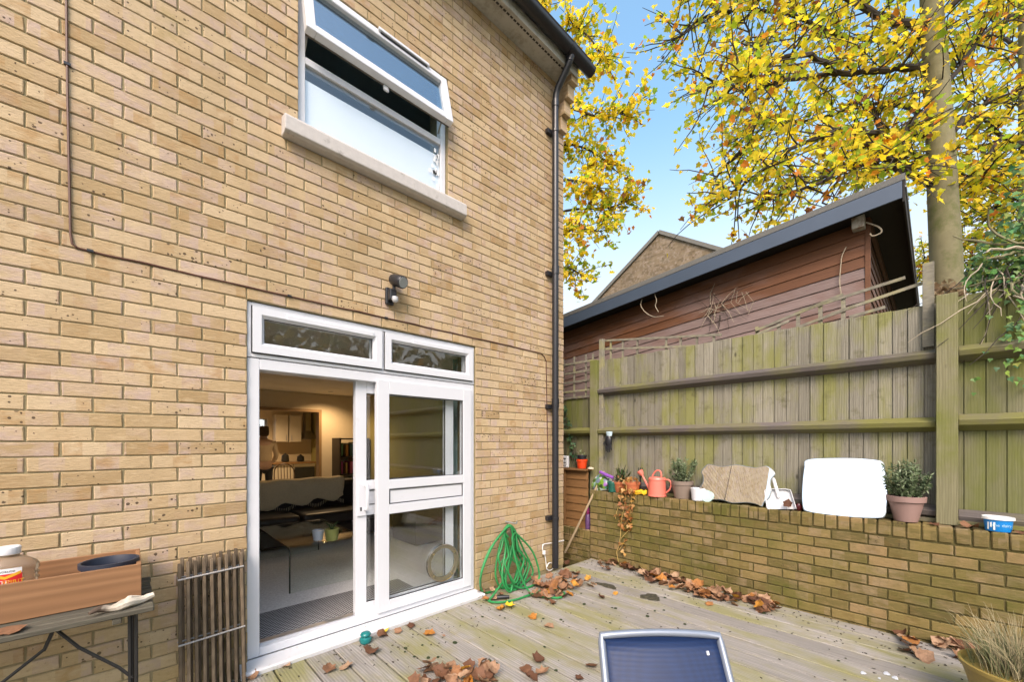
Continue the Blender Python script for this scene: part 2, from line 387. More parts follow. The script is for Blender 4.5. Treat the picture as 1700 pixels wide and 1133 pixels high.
def brick_mesh(L, H, D, k, bev=0.0035, jit=0.0022):
    """brick with its face at y=0, from x=0..L, z=0..H, chipped a little"""
    r = random.Random(k*31+int(L*1000)); b = bmesh.new()
    nx = 2
    vs = {}
    for ix in range(nx+1):
        for iz in range(2):
            for iy in range(2):
                vs[ix, iy, iz] = b.verts.new((L*ix/nx + (r.uniform(-jit, jit) if ix in (0, nx) else 0), D*iy, H*iz + r.uniform(-jit, jit)*0.7))
    for ix in range(nx):
        b.faces.new((vs[ix,0,0], vs[ix+1,0,0], vs[ix+1,0,1], vs[ix,0,1]))
        b.faces.new((vs[ix,0,1], vs[ix+1,0,1], vs[ix+1,1,1], vs[ix,1,1]))
        b.faces.new((vs[ix,0,0], vs[ix,1,0], vs[ix+1,1,0], vs[ix+1,0,0]))
    b.faces.new((vs[0,0,0], vs[0,0,1], vs[0,1,1], vs[0,1,0]))
    b.faces.new((vs[nx,0,0], vs[nx,1,0], vs[nx,1,1], vs[nx,0,1]))
    ed = [e for e in b.edges if sum(1 for v in e.verts if v.co.y < 1e-6) == 2 and len(e.link_faces) == 2 and any(abs(f.normal.y) < 0.5 for f in (e.link_faces[0].normal_update() or e.link_faces[0], e.link_faces[1].normal_update() or e.link_faces[1]))]
    bmesh.ops.bevel(b, geom=ed, offset=bev, segments=1, affect='EDGES', profile=0.6)
    bmesh.ops.recalc_face_normals(b, faces=b.faces)
    me = bpy.data.meshes.new('brick'); b.to_mesh(me); b.free(); return me
_cache = {}
def brick_of(L, H, D, mat, tagn):
    k = rnd.randrange(7); key = (round(L, 3), H, D, tagn, k)
    if key not in _cache:
        me = brick_mesh(L, H, D, k); me.materials.append(mat); _cache[key] = me
    return _cache[key]

BH, BL = 0.075, 0.224
bricks = []
row = 0
while -0.007 + BH*row < EAVE:
    z0 = -0.007 + BH*row
    off = 0 if row % 2 == 1 else -BL/2        # row 23 has its joints at -0.355 + n*BL
    n0 = math.floor((HX0+0.355)/BL) - 1
    segs = [(HX0, HX1)]
    for h in (DOOR, WIN):
        if z0 + 0.03 > h[2] and z0 + 0.035 < h[3]:
            ns = []
            for a, b in segs:
                if h[0] > a and h[0] < b: ns += [(a, h[0]), (h[1], b)]
                else: ns.append((a, b))
            segs = ns
    for n in range(n0, 40):
        a = -0.355 + off + n*BL + 0.0038; b = a + BL - 0.0076
        for s0, s1 in segs:
            aa, bb = max(a, s0 + (0.003 if s0 > HX0 else 0)), min(b, s1)
            if bb - aa > 0.025: bricks.append((aa, z0+0.0037, bb-aa))
    row += 1
def bscore(b):
    px, py, Z = proj((b[0]+b[2]/2, 0, b[1]+0.033))
    px0 = proj((b[0], 0, b[1]))[0]; px1 = proj((b[0]+b[2], 0, b[1]))[0]
    if px1 < 4 or py < -5 or py > 1138 or Z < 0.3: return 0
    if py > 915 + 0 and px < 250: return 0.1
    return (px1-max(px0, 0))*66*FOC/Z/1000
bricks.sort(key=bscore, reverse=True)
for a, z0, L in bricks[:300]:
    inst(brick_of(L, 0.0675, 0.10, M['brick'], 'h'), 'brick', (a, U(-.0015, .0012), z0), fw)
bm = bmesh.new()
for a, z0, L in bricks[300:]:
    me = brick_of(L, 0.0675, 0.10, M['brick'], 'h'); n = len(bm.verts)
    bm.from_mesh(me); bm.verts.ensure_lookup_table()
    bmesh.ops.translate(bm, verts=bm.verts[n:], vec=(a, U(-.0015, .0012), z0))
me = bpy.data.meshes.new('brick_courses'); bm.to_mesh(me); bm.free(); me.materials.append(M['brick'])
inst(me, 'brick_courses', (0, 0, 0), fw)['kind'] = 'stuff'

# other walls, corbel, roof, eaves
MB().box(HX1-0.10, HX1-0.001, 0.115, 9.5, -0.25, EAVE+0.1).build('gable_wall', M['brick_side'], house)
MB().box(HX0, HX0+0.28, 0.3, 9.5, -0.25, EAVE+0.1).build('party_wall', M['brick_side'], house)
mb = MB(); wall_boxes(mb, HX0+0.28, HX1-0.1, -0.25, EAVE+0.1, 8.6, 8.85, [(1.9, 2.52, 1.05, 2.0)]); mb.build('rear_wall', M['brick_side'], house)
for k in range(4):
    z0 = 4.985 + 0.155*k; pr = 0.05 + 0.05*k
    cb = MB().box(HX1-0.105, HX1+0.004+0.002*k, -pr, 0.02, z0, z0+0.15).build('corbel_brick', M['brick_side'], house, bevel=0.004)
sf = MB().box(HX0-0.2, HX1-0.11, -0.205, -0.003, EAVE, EAVE+0.012).build('soffit', M['soffit'], house)
mb = MB()
for k in range(70): mb.box(3.5-0.045*k-0.03, 3.5-0.045*k, -0.178, -0.160, EAVE-0.003, EAVE+0.004)
mb.build('vent_slot', M['black'], sf)
MB().box(HX0-0.2, HX1-0.02, -0.222, -0.206, EAVE-0.012, EAVE+0.16).build('fascia_board', M['soffit'], house, bevel=0.002)
# half round gutter with joints
def gutter(x0, x1, r0, r1, yc, zc):
    mb = MB(); n = 12; prof = []
    for k in range(n+1):
        a = math.pi + math.pi*k/n; prof.append((yc+r1*math.cos(a), zc+r1*math.sin(a)))
    for k in range(n, -1, -1):
        a = math.pi + math.pi*k/n; prof.append((yc+r0*math.cos(a), zc+r0*math.sin(a)))
    return mb.prism([(x0, y, z) for y, z in prof], (x1-x0, 0, 0))
gt = gutter(HX0-0.2, 3.80, 0.062, 0.068, -0.29, EAVE+0.115).build('gutter', M['black'], house, smooth=True)
for xx in (3.42, 2.6, 1.7):
    gutter(xx-0.03, xx+0.03, 0.069, 0.075, -0.29, EAVE+0.115).build('gutter_bracket', M['black'], gt, smooth=True)
gutter(3.80, 3.808, 0.002, 0.07, -0.29, EAVE+0.115).build('stop_end', M['black'], gt)
mb = MB(); sl_ = math.tan(R(33))
mb.prism([(HX0-0.3, -0.34, EAVE+0.17), (HX0-0.3, 4.7, EAVE+0.17+5.04*sl_), (HX0-0.3, 9.8, EAVE+0.17), (HX0-0.3, 9.8, EAVE+0.10), (HX0-0.3, 4.7, EAVE+0.10+5.0*sl_), (HX0-0.3, -0.30, EAVE+0.11)], (HX1-HX0+0.38, 0, 0))
mb.build('roof', plain('dark roof tiles', (0.06, 0.05, 0.05), 0.8, 0.3, 8), house)
MB().prism([(HX1-0.1, 0.1, EAVE+0.1), (HX1-0.1, 9.5, EAVE+0.1), (HX1-0.1, 4.7, EAVE+0.1+4.55*sl_)], (0.098, 0, 0)).build('gable_wall', M['brick_side'], house)
# downpipe
DPX = at(922, 800, Y=-0.075).x
dp = MB().tube([(DPX, -0.075, 0.02), (DPX, -0.075, 5.18)], 0.036, 16).build('downpipe', M['black'], house, smooth=True)
MB().tube([(DPX, -0.075, 5.16), (DPX, -0.080, 5.26), (DPX-.0, -0.11, 5.33), (DPX+.01, -0.25, 5.50), (DPX+.01, -0.285, 5.56), (DPX+.01, -0.29, 5.64)], 0.037, 16).build('swan_neck', M['black'], dp, smooth=True)
for z0 in (5.14, 3.3, 1.83, 5.52): 
    yy = -0.075 if z0 < 5.4 else -0.265
    MB().tube([(DPX+(0.01 if z0 > 5.4 else 0), yy, z0), (DPX+(0.01 if z0 > 5.4 else 0), yy, z0+0.07)], 0.042, 16).build('pipe_socket', M['black'], dp, smooth=True)
for z0 in (4.86, 3.28, 1.80, 0.56):
    mb = MB().tube([(DPX, -0.075, z0), (DPX, -0.075, z0+0.025)], 0.041, 16); mb.box(DPX-0.085, DPX+0.01, -0.04, 0.0, z0-0.01, z0+0.035)
    mb.build('pipe_bracket', M['black'], dp)

# ---- interior rooms
M['carpet'] = plain('grey loop carpet', (0.74, 0.73, 0.75), 0.95, 0.45, 75, bump=1.0, bscale=90, spec=0.1)
M['ceil'] = plain('cream ceiling', (0.80, 0.74, 0.64), 0.9, 0.03)
M['rwall'] = plain('warm painted wall', (0.70, 0.60, 0.44), 0.9, 0.05)
M['olive'] = plain('olive painted wall', (0.42, 0.37, 0.13), 0.9, 0.05)
MB().box(HX0+0.29, HX1-0.11, 0.16, 8.59, -0.20, 0.035).build('carpet', M['carpet'], house)
MB().box(HX0+0.29, HX1-0.11, 0.30, 8.59, 2.36, 2.50).build('ceiling', M['ceil'], house)
MB().box(HX1-0.13, HX1-0.105, 0.30, 8.59, 0.04, 2.355).build('room_wall', M['olive'], house)
MB().box(-0.75, -0.65, 0.30, 8.59, 0.04, 2.355).build('room_wall', M['rwall'], house)
mb = MB(); wall_boxes(mb, -0.64, HX1-0.135, 0.04, 2.355, 5.30, 5.40, [(0.6, 2.70, 0.03, 2.03)]); mb.build('kitchen_partition', M['rwall'], house)
mb = MB(); wall_boxes(mb, -0.64, HX1-0.135, 0.04, 2.355, 8.50, 8.58, [(1.9, 2.52, 1.05, 2.0)]); mb.build('kitchen_wall', M['rwall'], house)
mb = MB()
mb.box(0.58, 0.62, 5.26, 5.44, 0.04, 2.05).box(2.68, 2.73, 5.26, 5.44, 0.04, 2.05).box(0.62, 2.68, 5.26, 5.44, 2.0, 2.05)
mb.build('opening_trim', plain('varnished door lining', (0.30, 0.19, 0.09), 0.5), house)
# upper room, dark box behind the window
mb = MB(); mb.box(-0.6, 3.4, 3.2, 3.3, 2.52, 5.3); mb.box(-0.7, -0.6, 0.3, 3.2, 2.52, 5.3); mb.box(3.4, 3.5, 0.3, 3.2, 2.52, 5.3); mb.box(-0.7, 3.5, 0.3, 3.3, 5.3, 5.4)
mb.build('upper_room', plain('teal painted room', (0.42, 0.55, 0.58), 0.9, 0.05), house)

# ---- upper window
wn = MB()
x0, x1, z0, z1 = WIN; fy0, fy1 = 0.035, 0.10
def frame(mb, x0, x1, z0, z1, wd, y0, y1):
    mb.box(x0, x0+wd, y0, y1, z0, z1).box(x1-wd, x1, y0, y1, z0, z1).box(x0+wd, x1-wd, y0, y1, z0, z0+wd).box(x0+wd, x1-wd, y0, y1, z1-wd, z1)
frame(wn, x0+.004, x1-.004, z0+.01, z1-.004, 0.05, fy0, fy1); wn.box(x0+.054, x1-.054, fy0+.002, fy1, 4.055, 4.105)
win = wn.build('window', M['upvc'], house, bevel=0.003)
mb = MB(); mb.prism([(0.735, 0.02, 3.582), (0.735, -0.075, 3.560), (0.735, -0.085, 3.545), (0.735, -0.085, 3.455), (0.735, -0.06, 3.443), (0.735, 0.02, 3.443)], (1.47, 0, 0))
mb.build('sill', M['concrete'], win, bevel=0.006, seg=2)
mb = MB().box(x0+.054, x1-.054, fy0+.03, fy0+.036, z0+.06, 3.965); mb.build('frosted_pane', M['frost'], win)
mb = MB().box(x0+.054, x1-.054, fy0+.018, fy0+.024, z0+.06, 4.055); mb.build('pane', M['glass'], win)
mb = MB()
for k in range(26):
    zz = U(3.64, 4.0); xx = x1-.058-abs(rnd.gauss(0, .035)); q = U(.008, .025)
    mb.box(xx-q, xx, fy0+.0165, fy0+.0172-.0001*k/26, zz, zz+q*1.7)
mb.build('film_flake', M['frost_worn'], win)
# open top-hung sash
hz, hy = z1-0.03, fy0+0.01
br_ = at(753.8, 206, X=2.045); bl_ = at(507, 50, X=0.85)
ang = math.atan2(hy-br_.y, hz-br_.z); SL = 0.455; ang = R(13.5)
dn = Vector((0, -math.sin(ang), -math.cos(ang))); nr = Vector((0, -math.cos(ang), math.sin(ang)))
def sash_box(mb, xa, xb, s0, s1, n0, n1):
    c = Vector(((xa+xb)/2, hy, hz)) + dn*((s0+s1)/2) + nr*((n0+n1)/2)
    mb.obox(c, ((xb-xa)/2, 0, 0), dn*((s1-s0)/2), nr*((n1-n0)/2))
sx0, sx1 = x0+0.02, x1-0.02
mb = MB(); wd = 0.062
sash_box(mb, sx0, sx0+wd, 0, SL, 0, .055); sash_box(mb, sx1-wd, sx1, 0, SL, 0, .055)
sash_box(mb, sx0+wd, sx1-wd, 0, wd, 0, .054); sash_box(mb, sx0+wd, sx1-wd, SL-wd, SL, 0, .054)
sash = mb.build('open_sash', M['upvc'], win, bevel=0.004); sash['label'] = 'top sash tilted open outwards'
mb = MB(); sash_box(mb, sx0+wd, sx1-wd, wd, SL-wd, 0.022, 0.028); mb.build('pane', M['glass_tint'], sash)
mb = MB(); sash_box(mb, sx0+.01, sx1-.01, SL-.03, SL-.004, -.014, -.001); mb.build('weather_seal', plain('grimy seal', (0.10, 0.09, 0.075), 0.8, 0.5, 30), sash)
mb = MB(); sash_box(mb, 1.40, 1.85, -.004, .024, .056, .075); mb.build('trickle_vent', M['upvc'], sash, bevel=.003)
mb = MB(); sash_box(mb, 1.42, 1.83, .025, .035, .056, .064); mb.build('vent_slot', M['black'], sash)
mb = MB(); sash_box(mb, 1.42, 1.46, SL+.001, SL+.045, -.012, .004); mb.build('latch', M['upvc'], sash, bevel=.003)
mb = MB()
for xa in (x0+.058, x1-.064):
    mb.bar((xa, fy0+.03, 4.16), (xa, br_.y*.6, hz-SL*.62), .012, .004)
mb.build('stay', plain('steel stay', (0.4, 0.4, 0.4), 0.35, metal=1), win)

# ---- patio door
x0, x1, z0, z1 = DOOR[0]+.003, DOOR[1]-.003, 0.03, DOOR[3]-.004
mb = MB(); y0, y1 = 0.022, 0.15
TZ = 1.958
mb.box(x0, x0+.07, y0, y1, z0, TZ-.003).box(x1-.042, x1, y0, y1, z0, TZ-.003).box(x0+.07, x1-.042, y0, y1, 1.885, TZ-.003).box(x0+.07, x1-.042, y0, y1, z0, .085)
door = mb.build('patio_door', M['upvc'], house, bevel=0.004)
door['label'] = 'white sliding patio door standing half open'
mb = MB(); frame(mb, x0, x1, TZ+.003, z1, .024, y0-.002, y1); mb.box(1.442, 1.466, y0, y1, TZ+.03, z1-.025)
tr = mb.build('transom_frame', M['upvc'], door, bevel=.003)
for a, b in ((x0+.028, 1.440), (1.468, x1-.028)):
    mb = MB(); zz0, zz1 = TZ+.034, z1-.028; wd = .068
    ya, yb = y0-.022, y1-.06
    pr = 0.024
    # bevelled picture-frame section
    for (p, q, r_, s_) in (((a, zz0), (b, zz0), (b-wd, zz0+wd), (a+wd, zz0+wd)), ((b, zz0), (b, zz1), (b-wd, zz1-wd), (b-wd, zz0+wd)), ((b, zz1), (a, zz1), (a+wd, zz1-wd), (b-wd, zz1-wd)), ((a, zz1), (a, zz0), (a+wd, zz0+wd), (a+wd, zz1-wd))):
        def L2(u, v, k): return (u[0]+(v[0]-u[0])*k, u[1]+(v[1]-u[1])*k)
        p2, q2 = L2(p, s_, .72), L2(q, r_, .72)
        V = lambda c, y: (c[0], y, c[1])
        mb.add([V(p, yb), V(q, yb), V(r_, yb), V(s_, yb), V(p, ya), V(q, ya), V(q2, ya), V(p2, ya), V(r_, ya+pr), V(s_, ya+pr)],
               [(0,1,5,4), (4,5,6,7), (7,6,8,9), (9,8,2,3), (0,3,2,1), (0,4,7,9,3), (1,2,8,6,5)])
    so_ = mb.build('fanlight', M['upvc'], tr)
    MB().box(a+wd-.005, b-wd+.005, ya+.035, ya+.041, zz0+wd-.005, zz1-wd+.005).build('pane', M['glass'], so_)
    g = MB(); frame(g, a+wd-.001, b-wd+.001, zz0+wd-.001, zz1-wd+.001, .005, ya+.026, ya+.034); g.build('gasket', M['gasket'], so_)
    c = (a+b)/2; hw = .30 if a < 1 else .26
    MB().box(c-hw+.06, c+hw+.06, ya-.012, ya-.001, zz1-wd+.012, zz1-.022).build('trickle_vent', M['upvc'], so_, bevel=.003)
    g = MB(); frame(g, a-.004, b+.004, zz0-.004, zz1+.004, .004, y0-.008, y0-.003); g.build('seal', M['gasket'], so_)

def leaf_panel(name, x0, x1, y0, y1, stile, ylab):
    mb = MB(); zb, zt = .078, 1.905
    mb.box(x0, x0+stile, y0, y1, zb, zt).box(x1-stile, x1, y0, y1, zb, zt)
    a, b = x0+stile, x1-stile
    mb.box(a, b, y0, y1, zb, .163).box(a, b, y0, y1, 1.798, zt).box(a, b, y0, y1, .845, .92).box(a, b, y0, y1, 1.044, 1.118)
    pn = mb.build(name, M['upvc'], door, bevel=.003)
    MB().box(a, b, y0+.012, y1-.01, .921, 1.043).build('infill_panel', M['upvc'], pn)
    for q0, q1 in ((.163, .845), (1.118, 1.798)):
        MB().box(a-.004, b+.004, y0+.022, y0+.028, q0-.004, q1+.004).build('pane', M['glass'], pn)
        g = MB(); frame(g, a-.001, b+.001, q0-.001, q1+.001, .006, y0+.008, y0+.02); g.build('gasket', M['gasket'], pn)
    g = MB(); frame(g, a+.004, b-.004, .925, 1.039, .005, y0+.006, y0+.0115); g.build('panel_seal', M['gasket'], pn)
    return pn
fixp = leaf_panel('fixed_panel', 1.403, 2.325, 0.002, 0.058, .098, '')
slp = leaf_panel('sliding_panel', 1.262, 2.17, 0.075, 0.128, .085, '')
MB().box(x0+.07, 1.26, 0.075, 0.13, .0855, .094).build('track', plain('aluminium track', (0.6, 0.6, 0.62), 0.3, metal=0.8), door)
hd = MB().box(1.273, 1.338, 0.060, 0.0745, .845, 1.105).build('handle_plate', M['upvc'], slp, bevel=.004)
MB().tube([(1.33, .060, 1.085), (1.33, .028, 1.08), (1.33, .020, 1.06), (1.33, .020, .92), (1.33, .028, .90), (1.33, .060, .895)], .013, 8).build('handle', M['upvc'], hd, smooth=True)
MB().box(1.29, 1.302, .0585, .0598, .885, .915).build('keyhole', M['black'], hd)
# round pet flap
cx, cz = 2.012, 0.352
def ring(r0, r1, y0, y1, n=40):
    mb = MB()
    for k in range(n):
        for r, y in ((r0, y0), (r1, y0), (r1, y1), (r0, y1)):
            a = 2*math.pi*k/n; mb.v.append((cx+r*math.cos(a), y, cz+r*math.sin(a)))
    for k in range(n):
        a, b = 4*k, 4*((k+1) % n)
        for i in range(4): mb.f.append((a+i, a+(i+1) % 4, b+(i+1) % 4, b+i))
    return mb
pf = ring(.125, .155, 0.006, 0.023).build('pet_flap', plain('smoky clear plastic', (0.13, 0.12, 0.08), 0.12, 0.1), fixp, smooth=True)
ring(.001, .124, 0.014, 0.018).build('flap', M['glass'], pf)
ring(.155, .163, 0.0, 0.026).build('rim', plain('chrome rim', (0.6, 0.58, 0.52), 0.15, metal=1), pf, smooth=True)
mb = MB()
for a in (.6, 2.4, 3.9, 5.4): mb.lathe((cx+.14*math.cos(a), 0.0, cz+.14*math.sin(a)), [(.001, -.008), (.009, -.007), (.009, .006), (.001, .007)], 8)
mb.build('screw', plain('brass screw', (0.6, 0.5, 0.3), 0.3, metal=1), pf)
mb = MB(); mb.prism([(.485, 0.021, -.012), (.485, -0.135, -.012), (.485, -0.14, .018), (.485, -0.128, .024), (.485, 0.021, .0285)], (1.89, 0, 0))
mb.build('threshold', M['upvc_dirty'], door, bevel=.003)

# ---- things in the room
mat_ = NT('black and white woven mat')
ck = mat_.n('ShaderNodeTexChecker', {'Vector': mat_.n('ShaderNodeVectorMath', {0: mat_.pos, 1: (1, 1.6, 0)}, operation='MULTIPLY').outputs[0], 'Scale': 42.0})
cc = mat_.mix(ck.outputs['Fac'], (0.018, 0.016, 0.018), (0.42, 0.41, 0.41))
M['doormat'] = mat_.pbr(cc, 0.95, mat_.bump(ck.outputs['Fac'], 0.5, 0.01))
tag(MB().box(.63, 1.95, .19, .72, .037, .05).build('doormat', M['doormat'], loc=(1.3, .45, .037)), 'black and white woven doormat just inside the patio door', 'doormat')
# bent glass coffee table
ct = thing('coffee_table', (1.42, 1.75, .035), 'bent glass coffee table on the grey carpet', 'coffee table')
def bent(off):
    r = .07; y0, y1, zt = 1.06, 2.46, .445; pts = [(y0+off, .037)]
    for k in range(7):
        a = math.pi - math.pi/2*k/6; pts.append((y0+r+(r-off)*math.cos(a), zt-r+(r-off)*math.sin(a)))
    for k in range(7):
        a = math.pi/2 - math.pi/2*k/6; pts.append((y1-r+(r-off)*math.cos(a), zt-r+(r-off)*math.sin(a)))
    pts.append((y1-off, .037)); return pts
o_, i_ = bent(0), bent(.012)
mb = MB(); n = len(o_)
poly = o_ + i_[::-1]
vs = [(1.07, y, z) for y, z in poly] + [(1.76, y, z) for y, z in poly]
fs = []
for i in range(n-1):
    for base in (0, 2*n): fs.append((base+i, base+i+1, base+2*n-2-i, base+2*n-1-i))
for i in range(2*n): fs.append((i, (i+1) % (2*n), (i+1) % (2*n)+2*n, i+2*n))
mb.add(vs, fs); mb.build('glass_top', M['glass_table'], ct, smooth=True)
mb = MB()
for xx in (1.064, 1.766): mb.tube([(xx, y+.004, z) for y, z in o_], .0065, 6)
mb.build('polished_edge', plain('dark green glass edge', (0.012, 0.022, 0.016), 0.15), ct, smooth=True)
def potted(name, loc, r0, r1, h, mat, label, cat='plant pot', soil=True, rim=0.0, rimh=0.0, n=28):
    t = thing(name, loc, label, cat)
    pr = [(r0*.9, 0), (r0, .004)]
    if rim: pr += [(r1-rim, h-rimh), (r1, h-rimh+.002), (r1+.002, h)]
    else: pr += [(r1, h)]
    pr += [(r1-.008, h+.001), (r1-.014, h-.02)]
    MB().lathe(loc, pr, n).build('pot', mat, t, smooth=True)
    if soil: MB().lathe(loc, [(.002, h-.026), (r1-.012, h-.024), (r1-.013, h-.016), (.002, h-.010)], n).build('soil', M['soil'], t)
    return t
p = at(528, 897, z=.45)
potted('plant_pot', (p.x, p.y, .447), .042, .055, .10, plain('pale blue glaze', (0.55, 0.62, 0.72), 0.25), 'small pale blue glazed pot on the glass coffee table')
p = at(551, 897, z=.45)
t = potted('plant_pot', (p.x, p.y, .447), .055, .068, .115, plain('olive green glaze', (0.30, 0.33, 0.10), 0.3), 'olive green pot with a small plant on the glass coffee table')
mb = MB()
for k in range(12):
    a = U(0, 6.3); mb.tube([(p.x, p.y, .54), (p.x+.03*math.cos(a), p.y+.03*math.sin(a), .60), (p.x+.06*math.cos(a), p.y+.06*math.sin(a), .62+U(-.03, .03))], [.004, .004, .001], 5)
mb.build('foliage', plain('dark leaves', (0.05, 0.09, 0.03), 0.5), t)
# sofa with throw
sofa = thing('sofa', (1.6, 3.1, .035), 'dark brown leather sofa behind the glass coffee table', 'sofa')
ml = plain('dark brown leather', (0.022, 0.014, 0.011), 0.4, 0.3, 10)
MB().box(.35, 2.95, 2.72, 3.62, .08, .30).build('base', ml, sofa, bevel=.03, seg=2)
for a, b in ((.55, 1.62), (1.64, 2.75)): MB().box(a, b, 2.66, 3.35, .30, .47).build('seat_cushion', ml, sofa, bevel=.05, seg=3)
MB().box(.40, 2.90, 3.32, 3.62, .31, .84).build('backrest', ml, sofa, bevel=.07, seg=3)
for a, b in ((.30, .56), (2.74, 3.0)): MB().box(a, b, 2.68, 3.62, .09, .66).build('armrest', ml, sofa, bevel=.07, seg=3)
mt = plain('beige knitted throw', (0.78, 0.68, 0.50), 0.95, 0.15, 40, bump=0.6, bscale=150)
mb = MB(); nx, ny = 22, 16; prof = [(3.66, .55), (3.655, .80), (3.61, .865), (3.48, .875), (3.34, .86), (3.295, .80), (3.285, .66), (3.28, .56), (3.25, .50)]
for i in range(nx+1):
    xx = 1.05 + 1.35*i/nx
    for j, (y, z) in enumerate(prof):
        dz = (.05*math.sin(i*.9)+.10*(i/nx)) * (j/len(prof))**2
        mb.v.append((xx+.02*math.sin(j+i), y-.012*math.sin(i*1.3+j*.3)*(j > 4), z+dz+.004))
m_ = len(prof)
for i in range(nx):
    for j in range(m_-1): mb.f.append((i*m_+j, (i+1)*m_+j, (i+1)*m_+j+1, i*m_+j+1))
th = mb.build('throw', mt, loc=(1.7, 3.5, .8), smooth=True); tag(th, 'beige fringed throw draped over the back of the sofa', 'throw')
th.modifiers.new('thick', 'SOLIDIFY').thickness = .008
mb = MB()
for i in range(60):
    xx = 1.06+1.34*i/60; dz = .05*math.sin(xx*15)+.1*(i/60)
    mb.tube([(xx, 3.245, .505+dz*.8), (xx+U(-.006, .006), 3.238, .45+dz*.8)], .003, 4)
mb.build('fringe', mt, th)
mb = MB(); mb.obox((.95, 2.95, .62), (.2, 0, .03), (0, .06, .0), (-.02, .06, .17))
tag(mb.build('cushion', plain('rust cushion', (0.16, 0.06, 0.035), 0.9, 0.2, 30), loc=(.95, 2.95, .48), bevel=.05, seg=3, smooth=True), 'rust brown cushion at the left end of the sofa', 'cushion')
# curtain
mc = plain('pale teal curtain', (0.30, 0.44, 0.44), 0.9, 0.12, 8)
def curtain(xa, xb, label, folds):
    mb = MB(); n = folds*8
    for i in range(n+1):
        xx = xa+(xb-xa)*i/n; yy = .33+.035*math.sin(i/8*2*math.pi)
        mb.v += [(xx, yy, .06), (xx, yy+.01*math.sin(i), 2.25)]
    for i in range(n): mb.f.append((2*i, 2*i+2, 2*i+3, 2*i+1))
    c = mb.build('curtain', mc, loc=((xa+xb)/2, .33, .06), smooth=True); c.modifiers.new('t', 'SOLIDIFY').thickness = .004
    return tag(c, label, 'curtain')
curtain(2.36, 2.78, 'pale teal curtain hanging behind the fixed glass panel', 6)
# lamp and bookcase silhouettes in the room
t = thing('floor_lamp', (3.05, 2.1, .035), 'dark table lamp on a cabinet seen through the fixed glass panel', 'lamp')
t.name = 'table_lamp'
p = at(690, 800, Y=1.7)
md = plain('dark lamp fabric', (0.03, 0.025, 0.02), 0.8)
MB().box(2.75, 3.5, 1.75, 2.4, .04, .75).build('side_cabinet', plain('dark wood cabinet', (0.05, 0.03, 0.02), 0.5), loc=(3.1, 2.0, .04), bevel=.005)
tag(bpy.data.objects['side_cabinet'], 'dark wooden side cabinet by the olive wall', 'cabinet')
MB().lathe((3.05, 2.0, .752), [(.07, 0), (.07, .015), (.02, .03), (.018, .3), (.01, .34)], 16).build('lamp_base', md, t, smooth=True)
MB().lathe((3.05, 2.0, 1.03), [(.15, 0), (.10, .22), (.095, .22), (.145, .0)], 20).build('lamp_shade', md, t, smooth=True)
bk = thing('bookcase', (3.2, 4.6, .035), 'dark bookcase against the back wall of the room', 'bookcase')
mb = MB().box(2.92, 2.95, 4.85, 5.25, .04, 1.5).box(3.48, 3.51, 4.85, 5.25, .04, 1.5)
for z in (.06, .42, .78, 1.12, 1.47): mb.box(2.95, 3.48, 4.86, 5.25, z, z+.025)
mb.build('carcass', plain('black brown wood', (0.025, 0.016, 0.012), 0.5), bk)
for k in range(22):
    zz = (.09, .45, .81, 1.15)[k % 4]; xx = 2.97+(k//4)*.085
    MB().box(xx, xx+U(.03, .06), 4.9, 5.2, zz, zz+U(.2, .29)).build('book', plain('book %d' % k, (U(.05, .5), U(.05, .3), U(.03, .25)), 0.6), bk)
# kitchen
mk = plain('white kitchen door', (0.66, 0.60, 0.50), 0.4, 0.04)
for i, (a, b, l) in enumerate(((2.62, 2.90, 'left'), (2.92, 3.20, 'right'))):
    t = thing('wall_cabinet', (a, 8.2, 1.45), 'white kitchen wall cabinet, %s' % ('nearer the kitchen window' if i == 0 else 'nearer the cooker hood'), 'cabinet')
    MB().box(a, b, 8.17, 8.49, 1.42, 2.1).build('carcass', mk, t)
    MB().box(a+.01, b-.01, 8.145, 8.168, 1.43, 2.09).build('door', mk, t, bevel=.004)
    MB().tube([(b-.05 if i == 0 else a+.05, 8.135, 1.46), (b-.05 if i == 0 else a+.05, 8.135, 1.6)], .006, 6).build('handle', plain('steel', (0.5, 0.5, 0.5), 0.3, metal=1), t)
t = thing('base_units', (2.2, 8.2, .035), 'row of white kitchen base units with wooden worktop', 'kitchen units')
for k in range(4): MB().box(1.45+.5*k, 1.94+.5*k, 7.9, 8.49, .05, .88).build('unit_door', mk, t, bevel=.004)
MB().box(1.43, 3.45, 7.86, 8.49, .885, .925).build('worktop', plain('oak worktop', (0.25, 0.14, 0.06), 0.4), t)
MB().box(2.96, 3.43, 7.885, 7.899, .1, .8).build('oven', M['black'], t)
t = thing('cooker_hood', (3.38, 8.2, 1.6), 'steel chimney cooker hood on the kitchen wall', 'cooker hood')
ms = plain('brushed steel', (0.5, 0.48, 0.44), 0.3, metal=1)
MB().add([(3.22, 7.98, 1.5), (3.53, 7.98, 1.5), (3.53, 8.49, 1.5), (3.22, 8.49, 1.5), (3.32, 8.25, 1.72), (3.46, 8.25, 1.72), (3.46, 8.49, 1.72), (3.32, 8.49, 1.72)], [(0,3,2,1),(4,5,6,7),(0,1,5,4),(1,2,6,5),(2,3,7,6),(3,0,4,7)]).build('canopy', ms, t)
MB().box(3.33, 3.45, 8.27, 8.49, 1.722, 2.35).build('chimney', ms, t)
